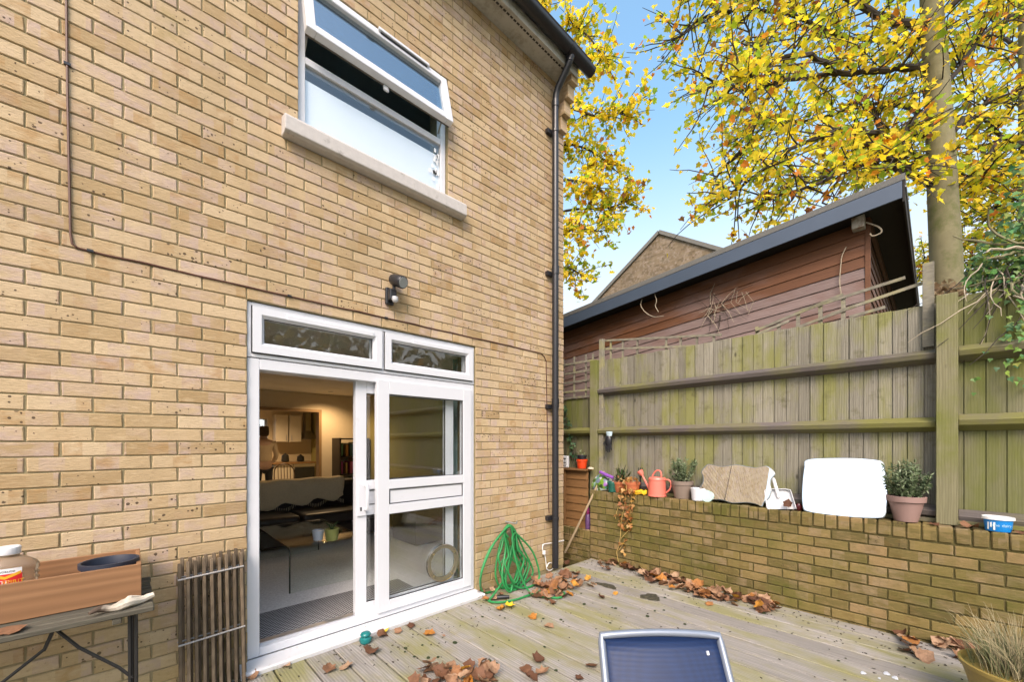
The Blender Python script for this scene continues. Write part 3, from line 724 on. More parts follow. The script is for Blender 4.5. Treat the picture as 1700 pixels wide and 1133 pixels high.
for i, (a, b, h, c, l, cat) in enumerate(((2.75, 2.9, .2, (0.03, .03, .03), 'black kettle on the kitchen worktop', 'kettle'), (3.05, 3.3, .16, (.02, .02, .02), 'black pan on the cooker', 'pan'))):
    tag(MB().lathe(((a+b)/2, 8.15, .927), [(.06, 0), (.09, .02), (.08, h*.8), (.03, h), (.01, h+.02)], 16).build(cat, plain(cat, c, 0.3), loc=((a+b)/2, 8.15, .927), smooth=True), l, cat)
def wood_chair(loc, rz, label):
    t = thing('dining_chair', loc, label, 'chair'); mw = plain('dark chair wood', (0.10, 0.05, 0.025), 0.45)
    cs, sn = math.cos(rz), math.sin(rz)
    P = lambda x, y, z: (loc[0]+x*cs-y*sn, loc[1]+x*sn+y*cs, loc[2]+z)
    MB().obox(P(0, 0, .45), (.2*cs, .2*sn, 0), (-.2*sn, .2*cs, 0), (0, 0, .015)).build('seat', mw, t, bevel=.01)
    for x, y in ((-.17, -.17), (.17, -.17), (-.17, .17), (.17, .17)): MB().tube([P(x, y, .44), P(x*1.15, y*1.15, .002)], .016, 8).build('leg', mw, t)
    pts = [P(-.2, .19, .46)] + [P(-.2*math.cos(k/8*math.pi), .2+.03*math.sin(k/8*math.pi), .72+.2*math.sin(k/8*math.pi)) for k in range(9)] + [P(.2, .19, .46)]
    MB().tube(pts, .012, 8).build('backrest', mw, t, smooth=True)
    for k in range(5): MB().tube([P(-.12+.06*k, .19, .46), P(-.12+.06*k, .22, .88)], .007, 6).build('spindle', mw, t)
wood_chair((2.55, 6.9, .037), 2.6, 'dark hoop backed dining chair in front of the kitchen units')
# person in the kitchen seen from behind
def person():
    t = thing('person', (1.93, 6.15, .036), 'person in a cream jumper and dark trousers standing in the kitchen', 'person')
    def skin(name, verts, edges, radii, mat, root=0):
        me = bpy.data.meshes.new(name); me.from_pydata([Vector(v) for v in verts], edges, []); me.materials.append(mat)
        o = bpy.data.objects.new(name, me); C.objects.link(o); o.parent = t
        m = o.modifiers.new('skin', 'SKIN'); m.use_smooth_shade = True
        for i, r in enumerate(radii): me.skin_vertices[0].data[i].radius = (r, r*.82)
        me.skin_vertices[0].data[root].use_root = True
        o.modifiers.new('sub', 'SUBSURF').levels = 2; o.modifiers['sub'].render_levels = 2
        return o
    V = [(0,0,.93),(0,0,1.08),(0,-.01,1.25),(0,-.01,1.38),(0,0,1.46),(0,0,1.55),(0,0,1.64),
         (.17,0,1.37),(.23,.02,1.12),(.20,.18,.98),(.19,.26,.98),(-.17,0,1.37),(-.23,.02,1.12),(-.20,.18,.98),(-.19,.26,.98),
         (.09,0,.85),(.10,.01,.48),(.10,-.02,.08),(.10,.10,.03),(-.09,0,.85),(-.10,.01,.48),(-.10,-.02,.08),(-.10,.10,.03)]
    E = [(0,1),(1,2),(2,3),(3,4),(4,5),(5,6),(3,7),(7,8),(8,9),(9,10),(3,11),(11,12),(12,13),(13,14),(0,15),(15,16),(16,17),(17,18),(0,19),(19,20),(20,21),(21,22)]
    Rr = [.14,.13,.15,.12,.05,.085,.09,.06,.045,.035,.03,.06,.045,.035,.03,.085,.06,.045,.03,.085,.06,.045,.03]
    skin('body', V, E, Rr, plain('skin', (0.5, 0.33, 0.25), 0.5))
    skin('jumper', [(0,0,.96),(0,0,1.1),(0,-.01,1.26),(0,-.01,1.40),(.175,0,1.38),(.235,.02,1.12),(.205,.17,.985),(-.175,0,1.38),(-.235,.02,1.12),(-.205,.17,.985)],
         [(0,1),(1,2),(2,3),(3,4),(4,5),(5,6),(3,7),(7,8),(8,9)], [.165,.155,.165,.12,.075,.058,.048,.075,.058,.048], plain('cream jumper', (0.55, 0.45, 0.32), 0.9, 0.1, 30))
    skin('trousers', [(0,0,.95),(.09,0,.85),(.10,.01,.48),(.10,-.02,.1),(-.09,0,.85),(-.10,.01,.48),(-.10,-.02,.1)], [(0,1),(1,2),(2,3),(0,4),(4,5),(5,6)], [.155,.10,.07,.055,.10,.07,.055], plain('dark trousers', (0.02, 0.02, 0.025), 0.8))
    skin('hair', [(0,-.02,1.69),(0,-.035,1.60),(0,-.05,1.50)], [(0,1),(1,2)], [.09,.10,.06], plain('brown hair', (0.06, 0.035, 0.02), 0.6), 1)
person()
# recessed ceiling lamps (one lit in view, two more over the kitchen)
me_ = NT('lit lamp face'); e_ = me_.n('ShaderNodeEmission', {'Color': (1, .72, .38, 1), 'Strength': 25.0}); me_.t.links.new(e_.outputs[0], me_.out.inputs[0])
def downlight(x, y, power, label):
    t = thing('recessed_lamp', (x, y, 2.355), label, 'ceiling lamp', 'recessed ceiling lamps')
    MB().lathe((x, y, 2.345), [(.03, .012), (.045, .012), (.045, 0), (.03, 0)], 20).build('bezel', plain('white bezel', (0.7, 0.68, 0.62), 0.4), t)
    MB().lathe((x, y, 2.350), [(.001, 0), (.029, 0), (.029, .004), (.001, .004)], 20).build('bulb', me_.m, t)
    l = bpy.data.lights.new('lamp', 'SPOT'); l.energy = power; l.color = (1, .66, .34); l.spot_size = R(150); l.spot_blend = .9; l.shadow_soft_size = .04
    o = bpy.data.objects.new('lamp_light', l); C.objects.link(o); o.parent = t; o.location = (0, 0, -.03)
p = at(549, 652, z=2.35)
downlight(p.x, p.y, 60, 'lit recessed ceiling lamp above the sofa')
downlight(2.1, 7.2, 110, 'lit recessed ceiling lamp over the kitchen')
# a bush behind the kitchen window, seen through it
def add_crown(name, leaves, mat, parent=None, loc=(0, 0, 0), shape='maple'):
    """leaves: list of (pos, size, normal, tip direction, colour)"""
    if shape == 'maple':
        base = [(0, -.02), (.18, -.12), (.44, .0), (.36, .24), (.54, .50), (.32, .50), (.22, .64), (0, .95), (-.22, .64), (-.32, .50), (-.54, .50), (-.36, .24), (-.44, .0), (-.18, -.12)]
    elif shape == 'ivy':
        base = [(0, 0), (.3, -.05), (.45, .25), (.22, .4), (0, .85), (-.22, .4), (-.45, .25), (-.3, -.05)]
    else:
        base = [(0, 0), (.12, .3), (.10, .7), (0, 1), (-.10, .7), (-.12, .3)]
    B = np.array(base, float); n = len(B); off = np.array(origin(parent) if parent else loc)
    vs, fs, cs = [], [], []
    for i, (p, s, nr, tp, c) in enumerate(leaves):
        nr = Vector(nr).normalized(); tp = Vector(tp); tp = (tp - nr*tp.dot(nr))
        tp = tp.normalized() if tp.length > 1e-4 else nr.orthogonal().normalized()
        sd_ = tp.cross(nr)
        fold = (i*37 % 100)/100*.5 + .05
        pts = np.array(p)[None, :] + s*(B[:, :1]*np.array(sd_)[None] + (B[:, 1:2]-.1)*np.array(tp)[None] + (np.abs(B[:, :1])*fold - B[:, 1:2]**2*fold*.5)*np.array(nr)[None])
        ctr = np.array(p) + s*.25*np.array(tp)
        k = len(vs); vs.append(tuple(ctr-off)); vs += [tuple(q) for q in pts-off]
        fs += [(k, k+1+j, k+1+(j+1) % n) for j in range(n)]
        cs += [c]*(n+1)
    me = bpy.data.meshes.new(name); me.from_pydata(vs, [], fs)
    ca = me.color_attributes.new('col', 'FLOAT_COLOR', 'POINT')
    ca.data.foreach_set('color', np.array([tuple(c)+(1,) for c in cs], float).ravel())
    me.materials.append(mat)
    o = bpy.data.objects.new(name, me); C.objects.link(o)
    if parent: o.parent = parent
    else: o.location = loc
    return o
def rvec(): 
    v = Vector((rnd.gauss(0, 1), rnd.gauss(0, 1), rnd.gauss(0, 1))); return v.normalized()

# bush outside the kitchen window
lv = []
for k in range(900):
    p = Vector((2.3, 10.4, 1.5)) + rvec()*U(.2, 1.0)*1.1
    lv.append((p, U(.06, .1), rvec(), rvec(), (U(.05, .12), U(.12, .22), U(.02, .04))))
t = thing('garden_bush', (2.3, 10.4, -.25), 'green bush glimpsed through the kitchen window', 'bush')
add_crown('foliage', lv, M['ivy'], t, shape='ivy'); MB().tube([(2.3, 10.4, -.25), (2.3, 10.4, 1.4)], .05, 8).build('stem', M['twig'], t)

# ------------------------------------------------------------------ retaining wall
RXW = 4.12
rw = thing('retaining_wall', (RXW, -3, -.2), 'low mossy brick retaining wall with brick on edge coping', 'wall')
RY1 = -0.055; GH, GL = 0.0788, 0.224
core = MB().box(RXW+.009, RXW+.20, -7.5, RY1-.012, -.2, .70).build('wall_core', M['gmortar'], rw)
def gb_inst(L, y_hi, z0, xo=0.0):
    me = brick_of(L, 0.068, 0.10, M['gbrick'], 'g')
    # local x runs towards -Y, face towards -X
    o = inst(me, 'brick', (RXW+xo+U(-.002, .002), y_hi, z0+U(-.001, .001)), core, rot=(0, 0, R(-90)))
    return o
nb = 0
for r_ in range(-1, 9):
    z0 = r_*GH + .005 - .002; y = RY1 + (0 if r_ % 2 else 0); first = True
    y = RY1
    L0 = GL-.010 if r_ % 2 else (GL/2-.010)
    while y > -4.9:
        L = L0 if first else GL-.010; first = False
        gb_inst(L, y, z0); y -= L+.010; nb += 1
MB().box(RXW+.012, RXW+.205, -5.1, RY1-.01, .702, .812).build('coping_mortar', M['gmortar'], core)
# coping bricks on edge
ycop = RY1+.004
me_c = []
for k in range(5):
    b = bmesh.new(); bmesh.ops.create_cube(b, size=1)
    for v in b.verts: v.co = Vector((v.co.x*.215, v.co.y*.0705, v.co.z*.108)) + Vector((U(-.003, .003), U(-.003, .003), U(-.004, .004)))
    bmesh.ops.bevel(b, geom=list(b.edges), offset=.006, segments=1, affect='EDGES')
    m = bpy.data.meshes.new('coping_brick'); b.to_mesh(m); b.free(); m.materials.append(M['gbrick']); me_c.append(m)
while ycop > -5.2:
    inst(rnd.choice(me_c), 'coping_brick', (RXW+.1075+U(-.003, .003), ycop-.033, .770+U(-.003, .003)), core, rot=(U(-.01, .01), 0, U(-.015, .015)))
    ycop -= .079 + U(-.002, .003)
# lower end of the wall that runs on past the house
lw = thing('low_wall', (RXW, 1, -.2), 'lower continuation of the mossy brick wall beside the house corner', 'wall')
core2 = MB().box(RXW+.012, RXW+.2, RY1+.012, 3.2, -.2, .21).build('wall_core', M['gmortar'], lw)
for r_ in range(-1, 3):
    y = 2.6 + (GL/2 if r_ % 2 else 0)
    while y > RY1+.03:
        L = min(GL-.010, y-RY1-.015)
        if L > .03:
            me = brick_of(L, 0.068, 0.10, M['gbrick'], 'g'); inst(me, 'brick', (RXW+.004+U(-.002, .002), y, r_*GH-.022), core2, rot=(0, 0, R(-90)))
        y -= GL
y = RY1+.05
while y < 2.4:
    inst(rnd.choice(me_c), 'coping_brick', (RXW+.1075, y, .268), core2); y += .079
# lapped timber panel over the low wall
pn = thing('lap_panel', (RXW+.05, .6, .32), 'brown horizontal lap timber panel on top of the low wall', 'fence panel')
for k in range(7):
    z = .325+k*.103
    MB().prism([(RXW+.05, RY1+.075, z), (RXW+.065, RY1+.075, z+.116), (RXW+.072, RY1+.075, z+.116), (RXW+.067, RY1+.075, z)], (0, 2.6, 0)).build('board', M['panel'], pn)
for y in (.385, 1.9): MB().box(RXW+.015, RXW+.048, y-.025, y+.025, .33, 1.055).build('batten', M['panel'], pn, bevel=.003)
MB().box(RXW-.005, RXW+.22, RY1+.065, 2.7, 1.056, 1.076).build('cap', M['panel'], pn, bevel=.003)

# ------------------------------------------------------------------ fence
FXB = 4.352                                      # face of the boards
fence = thing('timber_fence', (FXB, -1.5, .6), 'tall mossy close board fence with three rails behind the brick wall', 'fence')
def fboards(y0, y1, top, parent, mat, z0=.70, wlo=.082, whi=.096, jag=.006):
    y = y0
    while y < y1-.02:
        wdt = min(U(wlo, whi), y1-y)
        t0 = U(0, .010)
        mb = MB(); x0_ = FXB+t0
        mb.prism([(x0_, y+.0025, z0), (x0_+U(-.002, .004), y+wdt-.0025, z0), (x0_+.013, y+wdt-.0025, z0), (x0_+.015, y+wdt+.012, z0), (x0_+.021, y+wdt+.012, z0), (x0_+.012, y+.0025, z0)], (0, U(-.004, .004), top-z0+U(-jag, jag)))
        mb.build('board', mat, parent, bevel=.0012); y += wdt
def post(parent, y, x, z0, z1, wdt=.105, mat=None):
    MB().box(x, x+.10, y-wdt/2, y+wdt/2, z0, z1).build('post', mat or M['post'], parent, bevel=.004)
def arris(parent, y0, y1, z, h=.10, x=4.262):
    MB().prism([(x, y0, z+.012), (FXB-.002, y0, z+h*.5), (FXB-.002, y0, z-h*.62), (x+.012, y0, z-.028)], (0, y1-y0, 0)).build('rail', M['rail'], parent, bevel=.004)
PY = at(1572, 700, X=4.23).y
fboards(PY+.03, -.06, 2.452, fence, M['fence'])
for z in (.905, 1.555, 2.06): arris(fence, PY+.054, -.058, z)
post(fence, -.005, 4.25, -.2, 2.455, .10, M['post'])
post(fence, PY, 4.215, .827, 2.475, .108, M['post'])
fboards(PY-3.1, PY-.03, 2.475, fence, M['fence_green'], wlo=.09, whi=.105)
for z in (.88, 1.565, 2.06): arris(fence, PY-3.05, PY-.056, z, .11)
post(fence, PY-3.1, 4.215, -.2, 2.475)
MB().box(4.27, 4.345, -7.4, -.06, .83, .86).build('gravel_board', M['rail'], fence)
# short stub batten beside the right post
q = at(1540, 470, X=4.33)
MB().box(4.328, 4.349, q.y-.035, q.y+.028, 2.13, at(1540, 436, X=4.33).z).build('batten', M['trellis'], fence, bevel=.002)
# taller grey post beside the left green one
MB().box(4.30, 4.348, -.115, -.060, .83, 2.715).build('batten', M['trellis'], fence, bevel=.002)
# lower fence beyond with trellis on top
lf = thing('low_fence', (FXB, 1.2, .3), 'shaded lower board fence with square trellis beyond the house corner', 'fence')
fboards(.05, 2.9, 2.0, lf, M['fence_green'], z0=.25)
arris(lf, .05, 2.9, 1.56); 
tl = MB().box(4.34, 4.35, .046, .075, 2.0, 2.56).build('trellis', M['trellis'], lf)
for k in range(5): 
    if k: MB().box(4.335, 4.35, .045, 2.9, 1.985+.125*k-.02, 1.985+.125*k+.005).build('slat', M['trellis'], tl)
MB().box(4.335, 4.35, .045, 2.9, 2.005, 2.03).build('slat', M['trellis'], tl)
for k in range(14): MB().box(4.351, 4.364, .17+.19*k, .195+.19*k, 2.0, 2.57).build('slat', M['trellis'], tl)
# broken trellis lengths above the fence
def slatp(parent, p, q, wd=.024, th=.012, x=0.0):
    MB().bar(Vector(p)+Vector((x, 0, 0)), Vector(q)+Vector((x, 0, 0)), th, wd, (0, 0, 1) if abs((Vector(q)-Vector(p)).normalized().z) < .9 else (0, 1, 0)).build('slat', M['trellis'], parent)
XT = 4.40
t = thing('trellis_panel', at(1100, 580, X=XT), 'sagging trellis strip above the left half of the fence', 'trellis')
for a, b in (((1003, 566), (1198, 556)), ((1003, 580), (1180, 574)), ((1003, 600), (1120, 588)), ((1020, 606), (1130, 590))): slatp(t, at(*a, X=XT), at(*b, X=XT))
for px in (1014, 1034, 1058, 1106, 1130, 1157, 1185): slatp(t, at(px, 566-(px-1003)*.045, X=XT+.014), at(px, 610, X=XT+.014))
t = thing('trellis_panel', at(1400, 520, X=XT), 'broken trellis strip slumped above the right half of the fence', 'trellis')
for a, b in (((1255, 549), (1400, 489)), ((1330, 516), (1503, 461)), ((1300, 553), (1420, 508)), ((1380, 522), (1532, 470)), ((1410, 527), (1470, 510)), ((1256, 556), (1310, 533))): slatp(t, at(*a, X=XT), at(*b, X=XT))
for px, ya, yb in ((1257, 543, 565), (1293, 533, 560), (1325, 520, 552), (1362, 507, 545), (1400, 494, 535), (1258, 548, 560)): slatp(t, at(px, ya, X=XT+.014), at(px, yb, X=XT+.014), .03)

# ------------------------------------------------------------------ the timber outbuilding
SX, SFX = 6.0, 5.7; SLP = math.tan(R(5.4))
shed = thing('timber_outbuilding', (SX, 0, .6), 'brown clad outbuilding with slate blue fascia and felted roof', 'outbuilding')
YR, YL = -2.764, 2.7
zt = lambda y, z: z - (y-YR)*SLP
def sl_box(name, x0, x1, y0, y1, za, zb, mat, parent=shed, bevel=.003):
    mb = MB().add([(x0, y0, zt(y0, za)), (x1, y0, zt(y0, za)), (x1, y1, zt(y1, za)), (x0, y1, zt(y1, za)), (x0, y0, zt(y0, zb)), (x1, y0, zt(y0, zb)), (x1, y1, zt(y1, zb)), (x0, y1, zt(y1, zb))],
        [(0,3,2,1),(4,5,6,7),(0,1,5,4),(1,2,6,5),(2,3,7,6),(3,0,4,7)])
    return mb.build(name, mat, parent, bevel=bevel)
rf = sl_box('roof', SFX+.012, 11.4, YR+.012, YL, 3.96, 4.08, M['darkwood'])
sl_box('roof_felt', SFX-.012, 11.4, YR-.012, YL, 4.081, 4.150, M['felt'], rf)
sl_box('fascia', SFX-.010, SFX+.011, YR+.01, YL, 3.905, 4.079, M['fascia'])
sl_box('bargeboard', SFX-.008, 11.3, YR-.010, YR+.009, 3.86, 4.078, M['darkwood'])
MB().tube([(SFX+.01, YR-.016, 4.02), (11.3, YR-.016, 3.99)], .008, 5).build('verge_trim', plain('grey metal trim', (0.35, 0.35, 0.36), 0.4), shed)
YC = at(1443, 450, X=SX).y
k = 0; z = 3.93; bh = .128
while z > .9:
    zz0, zz1 = z-bh, z
    mb = MB().add([(SX-.014, YC, zt(YC, zz0)), (SX, YC, zt(YC, zz1+.012)), (SX+.02, YC, zt(YC, zz1+.012)), (SX+.02, YC, zt(YC, zz0)),
                   (SX-.014, YL, zt(YL, zz0)), (SX, YL, zt(YL, zz1+.012)), (SX+.02, YL, zt(YL, zz1+.012)), (SX+.02, YL, zt(YL, zz0))],
        [(0,1,2,3),(4,7,6,5),(0,4,5,1),(1,5,6,2),(2,6,7,3),(3,7,4,0)])
    mb.build('cladding_board', M['clad'] if k < 4 else M['cladlow'], shed, bevel=.002)
    # return board on the end wall
    MB().prism([(SX+.03, YC+.02, zt(YC, zz0)), (SX+.03, YC+.034, zt(YC, zz1+.01)), (SX+.03, YC+.05, zt(YC, zz1)), (SX+.03, YC+.05, zt(YC, zz0))], (4.5, 0, 0)).build('end_cladding_board', M['clad'], shed)
    z -= bh; k += 1
MB().box(SX-.02, SX+.028, YC-.012, YC+.035, .6, 3.93).build('corner_trim', M['clad'], shed, bevel=.003)
MB().box(SX+.05, 11.0, YC+.05, YL, .6, 3.3).build('wall_core', M['darkwood'], shed)
MB().bar((SX+.03, YC-.0, 3.9), (SX+4.5, YC-.0, 3.9), .03, .12).build('end_trim', M['clad'], shed)
p = at(1424, 367, X=5.9)
jb = MB().box(5.86, 5.98, p.y-.06, p.y+.05, p.z-.09, p.z+.07).build('junction_box', plain('rusty white enamel', (0.55, 0.52, 0.47), 0.5, 0.1, dirt=(0.22, 0.09, 0.03), dscale=12, damt=0.52), loc=p, bevel=.006)
tag(jb, 'small rusty white box under the outbuilding eaves', 'junction box')
# loose wires and dead stems on the cladding
def wire(pts, r, name, label, cat, mat, X=SX-.05):
    P = [at(a, b, X=X) for a, b in pts]; Q = []
    for i in range(len(P)-1):
        p0, p1, p2, p3 = P[max(i-1, 0)], P[i], P[i+1], P[min(i+2, len(P)-1)]
        for k in range(6):
            u = k/6; Q.append(.5*((2*p1)+(p2-p0)*u+(2*p0-5*p1+4*p2-p3)*u*u+(3*p1-p0-3*p2+p3)*u**3))
    Q.append(P[-1])
    return tag(MB().tube(Q, r, 5).build(name, mat, loc=P[0], smooth=True), label, cat)
M['drystem'] = plain('dry pale stem', (0.34, 0.29, 0.21), 0.8)
wire([(1066, 497), (1064, 508), (1072, 519), (1085, 526), (1102, 525)], .006, 'wire', 'pale curled wire hanging below the left end of the fascia', 'wire', M['drystem'], SFX+.05)
wire([(1087, 489), (1090, 500), (1088, 508), (1093, 518)], .006, 'wire', 'short kinked wire hanging from the fascia', 'wire', M['drystem'], SFX+.05)
wire([(1432, 368), (1446, 372), (1460, 378), (1463, 386), (1450, 392), (1444, 388)], .008, 'wire', 'looped wire beside the rusty box at the outbuilding corner', 'wire', M['drystem'], 5.88)
wire([(1405, 410), (1398, 425), (1396, 440), (1394, 470), (1398, 497)], .006, 'wire', 'thin vertical wire on the right of the cladding', 'wire', M['drystem'])
t = thing('dead_climber', at(1185, 520, X=SX-.06), 'tangle of dead climber stems on the cladding', 'dead plant')
for k in range(26):
    a = U(0, 6.28); c0 = at(1180+U(-8, 22), 512+U(-12, 12), X=SX-.05); L = U(.1, .42)
    d = Vector((0, math.cos(a), math.sin(a))); e = Vector((0, -d.z, d.y))*U(-.4, .4)
    MB().tube([c0, c0+d*L*.5+e*L*.4, c0+d*L+e*L*.2], [.005, .004, .002], 4).build('stem', M['drystem'] if k % 2 else M['twig'], t)
for k in range(5):
    a = at(1225+5*k+U(-8, 8), 478+U(-5, 8), X=SX-.05); b = at(1232+U(-10, 14), 512+U(-10, 10), X=SX-.05)
    MB().tube([a, (a+b)/2+Vector((0, U(-.1, .1), 0)), b], .003, 4).build('stem', M['drystem'], t)

# ------------------------------------------------------------------ neighbour's gable
GX = 16.0
fb = thing('neighbour_house', (GX, 4.92, .6), 'brick gable end of a neighbouring house beyond the outbuilding', 'house')
ny0, ny1, nz = 4.92-5.2, 4.92+5.2, 10.1; gs = math.tan(R(33.2))
gm = brick_mat('neighbour brick', 1, 0, 0, .224, .075, [(0, (0.13, 0.10, 0.062)), (.5, (0.19, 0.145, 0.092)), (1, (0.25, 0.195, 0.13))], (0.35, 0.29, 0.24), 0.3, 0.12, (0.11, 0.10, 0.055))
MB().prism([(GX, ny0, .6), (GX, ny1, .6), (GX, ny1, nz-5.2*gs), (GX, 4.92, nz), (GX, ny0, nz-5.2*gs)], (.2, 0, 0)).build('gable_wall', gm, fb)
for sgn in (1, -1):
    MB().bar((GX+.05, 4.92, nz+.07), (GX+.05, 4.92+sgn*5.6, nz+.07-5.6*gs), .26, .14, (0, 0, 1)).build('verge', plain('grey verge stone', (0.15, 0.145, 0.13), 0.9), fb)
    MB().add([(GX+.1, 4.92, nz+.05), (GX+9, 4.92, nz+.05), (GX+9, 4.92+sgn*5.5, nz+.05-5.5*gs), (GX+.1, 4.92+sgn*5.5, nz+.05-5.5*gs),
              (GX+.1, 4.92, nz-.1), (GX+9, 4.92, nz-.1), (GX+9, 4.92+sgn*5.5, nz-.1-5.5*gs), (GX+.1, 4.92+sgn*5.5, nz-.1-5.5*gs)],
             [(0,1,2,3),(7,6,5,4),(0,4,5,1),(1,5,6,2),(2,6,7,3),(3,7,4,0)]).build('roof', plain('brown roof tiles', (0.12, 0.08, 0.06), 0.85, 0.3, 5), fb)

# ------------------------------------------------------------------ trees
def leafcol(g=0.0):
    r = rnd.random()
    if r < .15+g: return (U(.30, .48), U(.42, .52), U(.02, .05))
    if r < .30+g: return (U(.58, .72), U(.56, .64), U(.02, .05))
    if r < .92: return (U(.90, 1.0), U(.66, .82), U(.02, .07))
    if r < .97: return (U(.65, .8), U(.24, .32), U(.02, .05))
    return (U(.22, .34), U(.10, .15), U(.03, .06))
def branch(pts, r0, r1, mb, n=8):
    m = len(pts); mb.tube(pts, [r0+(r1-r0)*i/(m-1) for i in range(m)], n)
def wander(p, d, L, steps, wob, droop=0.0):
    pts = [Vector(p)]; d = Vector(d).normalized()
    for k in range(steps):
        d = (d + rvec()*wob + Vector((0, 0, -droop))).normalized()
        pts.append(pts[-1] + d*(L/steps))
    return pts
def twiggy(limbs, lv, mb_t, dens, lsize, g=0.0, twig_len=(.5, 1.2), spread=.22, droop=.02):
    """twigs off each limb polyline, leaves along the twigs"""
    for pts in limbs:
        tot = sum((pts[i+1]-pts[i]).length for i in range(len(pts)-1))
        for k in range(int(tot*dens)):
            i = min(int((rnd.random()**.7)*(len(pts)-1)), len(pts)-2); u = rnd.random()
            p = pts[i].lerp(pts[i+1], u); d0 = (pts[i+1]-pts[i]).normalized()
            d = (d0*.5 + rvec()).normalized()
            tw = wander(p, d, U(*twig_len), 5, .25, droop)
            branch(tw, .012, .004, mb_t, 4)
            for q in range(rnd.randint(9, 15)):
                j = rnd.randint(1, 4); c0 = tw[j].lerp(tw[j+1], rnd.random()) + rvec()*U(.03, spread)
                nr = (rvec() + Vector((-.25, -.2, 1.0))).normalized(); tp = (rvec()*.8 + Vector((0, 0, -.55)))
                lv.append((c0, U(*lsize), nr, tp, leafcol(g)))
def catm(P, k=4):
    Q = []
    for i in range(len(P)-1):
        p0, p1, p2, p3 = P[max(i-1, 0)], P[i], P[i+1], P[min(i+2, len(P)-1)]
        for j in range(k):
            u = j/k; Q.append(.5*((2*p1)+(p2-p0)*u+(2*p0-5*p1+4*p2-p3)*u*u+(3*p1-p0-3*p2+p3)*u**3))
    Q.append(P[-1]); return Q
def ray(px, py, Z):
    t = (px-850)/FOC; s = (HOR-py)/FOC
    return CAMP + Vector((FX+RX*t, FY+RY*t, s))*Z
# big maple right of the outbuilding
TZ_ = 6.0
tree = thing('maple_tree', (*ray(1572, 735, TZ_).xy, .6), 'large yellow leaved maple with grey trunk behind the fence', 'tree')
tp_ = [ray(1578, 830, TZ_), ray(1574, 600, TZ_), ray(1571, 450, TZ_), ray(1565, 330, TZ_), ray(1560, 220, TZ_), ray(1553, 110, TZ_), ray(1546, 0, TZ_), ray(1540, -160, TZ_), ray(1528, -360, TZ_), ray(1515, -600, TZ_)]
tr_ = [.23, .188, .178, .166, .155, .14, .125, .11, .08, .04]
Q = catm(tp_, 4); rr = [tr_[min(i//4, 9)]*(1-(i % 4)/4)+tr_[min(i//4+1, 9)]*((i % 4)/4) for i in range(len(Q))]
mb = MB(); mb.tube(Q, rr, 20)
mb.build('trunk', M['bark'], tree, smooth=True)
Zv = lambda px, base=TZ_: base + rnd.uniform(-.2, .2)
limbs_px = [
  [(1550, 112, 6), (1500, 112, 6), (1450, 118, 6.1), (1385, 122, 6.2), (1300, 131, 6.4), (1262, 105, 6.5), (1245, 62, 6.7), (1235, 30, 6.8)],
  [(1300, 131, 6.4), (1268, 175, 6.6), (1240, 245, 6.8)],
  [(1385, 122, 6.2), (1345, 90, 5.9), (1290, 100, 5.7), (1230, 130, 5.6), (1165, 150, 5.5)],
  [(1300, 131, 6.4), (1230, 150, 6.8), (1150, 120, 7.0)],
  [(1548, 222, 6), (1505, 222, 6), (1465, 232, 6.1), (1405, 256, 6.2), (1390, 300, 6.3), (1365, 335, 6.5)],
  [(1465, 225, 6.1), (1400, 215, 5.8), (1330, 240, 5.6), (1260, 285, 5.6), (1210, 330, 5.7)],
  [(1556, 305, 6), (1525, 296, 6), (1490, 278, 6.1), (1470, 255, 6.2), (1455, 200, 6.3), (1448, 175, 6.4), (1420, 165, 6.6)],
  [(1525, 296, 6), (1480, 265, 5.8), (1400, 285, 5.6), (1320, 320, 5.7), (1270, 330, 5.8)],
  [(1540, 185, 6), (1508, 210, 5.9), (1495, 260, 5.8), (1488, 285, 5.7)],
  [(1548, 40, 6), (1500, 40, 6), (1440, 18, 6.1), (1380, -15, 6.3), (1300, -40, 6.5), (1200, -60, 6.6)],
  [(1548, 30, 6), (1580, 10, 5.9), (1620, -30, 5.8), (1680, -60, 5.7)],
  [(1560, 160, 6), (1600, 100, 6.1), (1640, 50, 6.4), (1690, 20, 6.6)],
  [(1562, 240, 6), (1610, 190, 6.4), (1650, 170, 6.8), (1720, 160, 7.2)],
  [(1545, -40, 6), (1480, -120, 6.2), (1380, -150, 6.4), (1250, -130, 6.5), (1150, -60, 6.6)],
  [(1540, -140, 6), (1450, -250, 6), (1330, -300, 6)], [(1535, -200, 6), (1620, -300, 6), (1720, -320, 6)],
  [(1566, 340, 6), (1600, 300, 6.6), (1650, 290, 7.2), (1700, 330, 7.6)],
  [(1552, 60, 6), (1480, 70, 7), (1400, 60, 7.8), (1320, 40, 8.4)], [(1556, 200, 6), (1480, 170, 7.2), (1380, 190, 8.2), (1290, 210, 8.8), (1220, 230, 9)],
  [(1558, 280, 6.1), (1500, 250, 7.4), (1420, 270, 8.6), (1330, 300, 9.2), (1250, 345, 9.4)],
  [(1400, 60, 7.8), (1300, 20, 7.6), (1190, 20, 7.2), (1130, 60, 7.0)], [(1240, 245, 6.8), (1210, 270, 7), (1185, 300, 7.2)]]
limbs = []; big = {0: .055, 4: .05, 6: .07, 9: .07, 10: .06, 12: .04, 13: .07}
for i, L in enumerate(limbs_px):
    pts = catm([ray(a, b, c) for a, b, c in L], 4); pts = [p + rvec()*.02 for p in pts]; limbs.append(pts)
    mb = MB(); branch(pts, big.get(i, .042), .010, mb, 7); mb.build('limb', M['twig'], tree, smooth=True)
lv = []; mb = MB(); twiggy(limbs, lv, mb, 15.5, (.055, .115), .12, (.45, 1.15), .2)
mb.build('twigs', M['twig'], tree)['kind'] = 'stuff'
add_crown('crown', lv, M['leaf'], tree)
t = thing('dead_leaf_heap', ray(1580, 485, 5.4), 'heap of withered stems and leaves at the foot of the maple trunk', 'dead leaves')
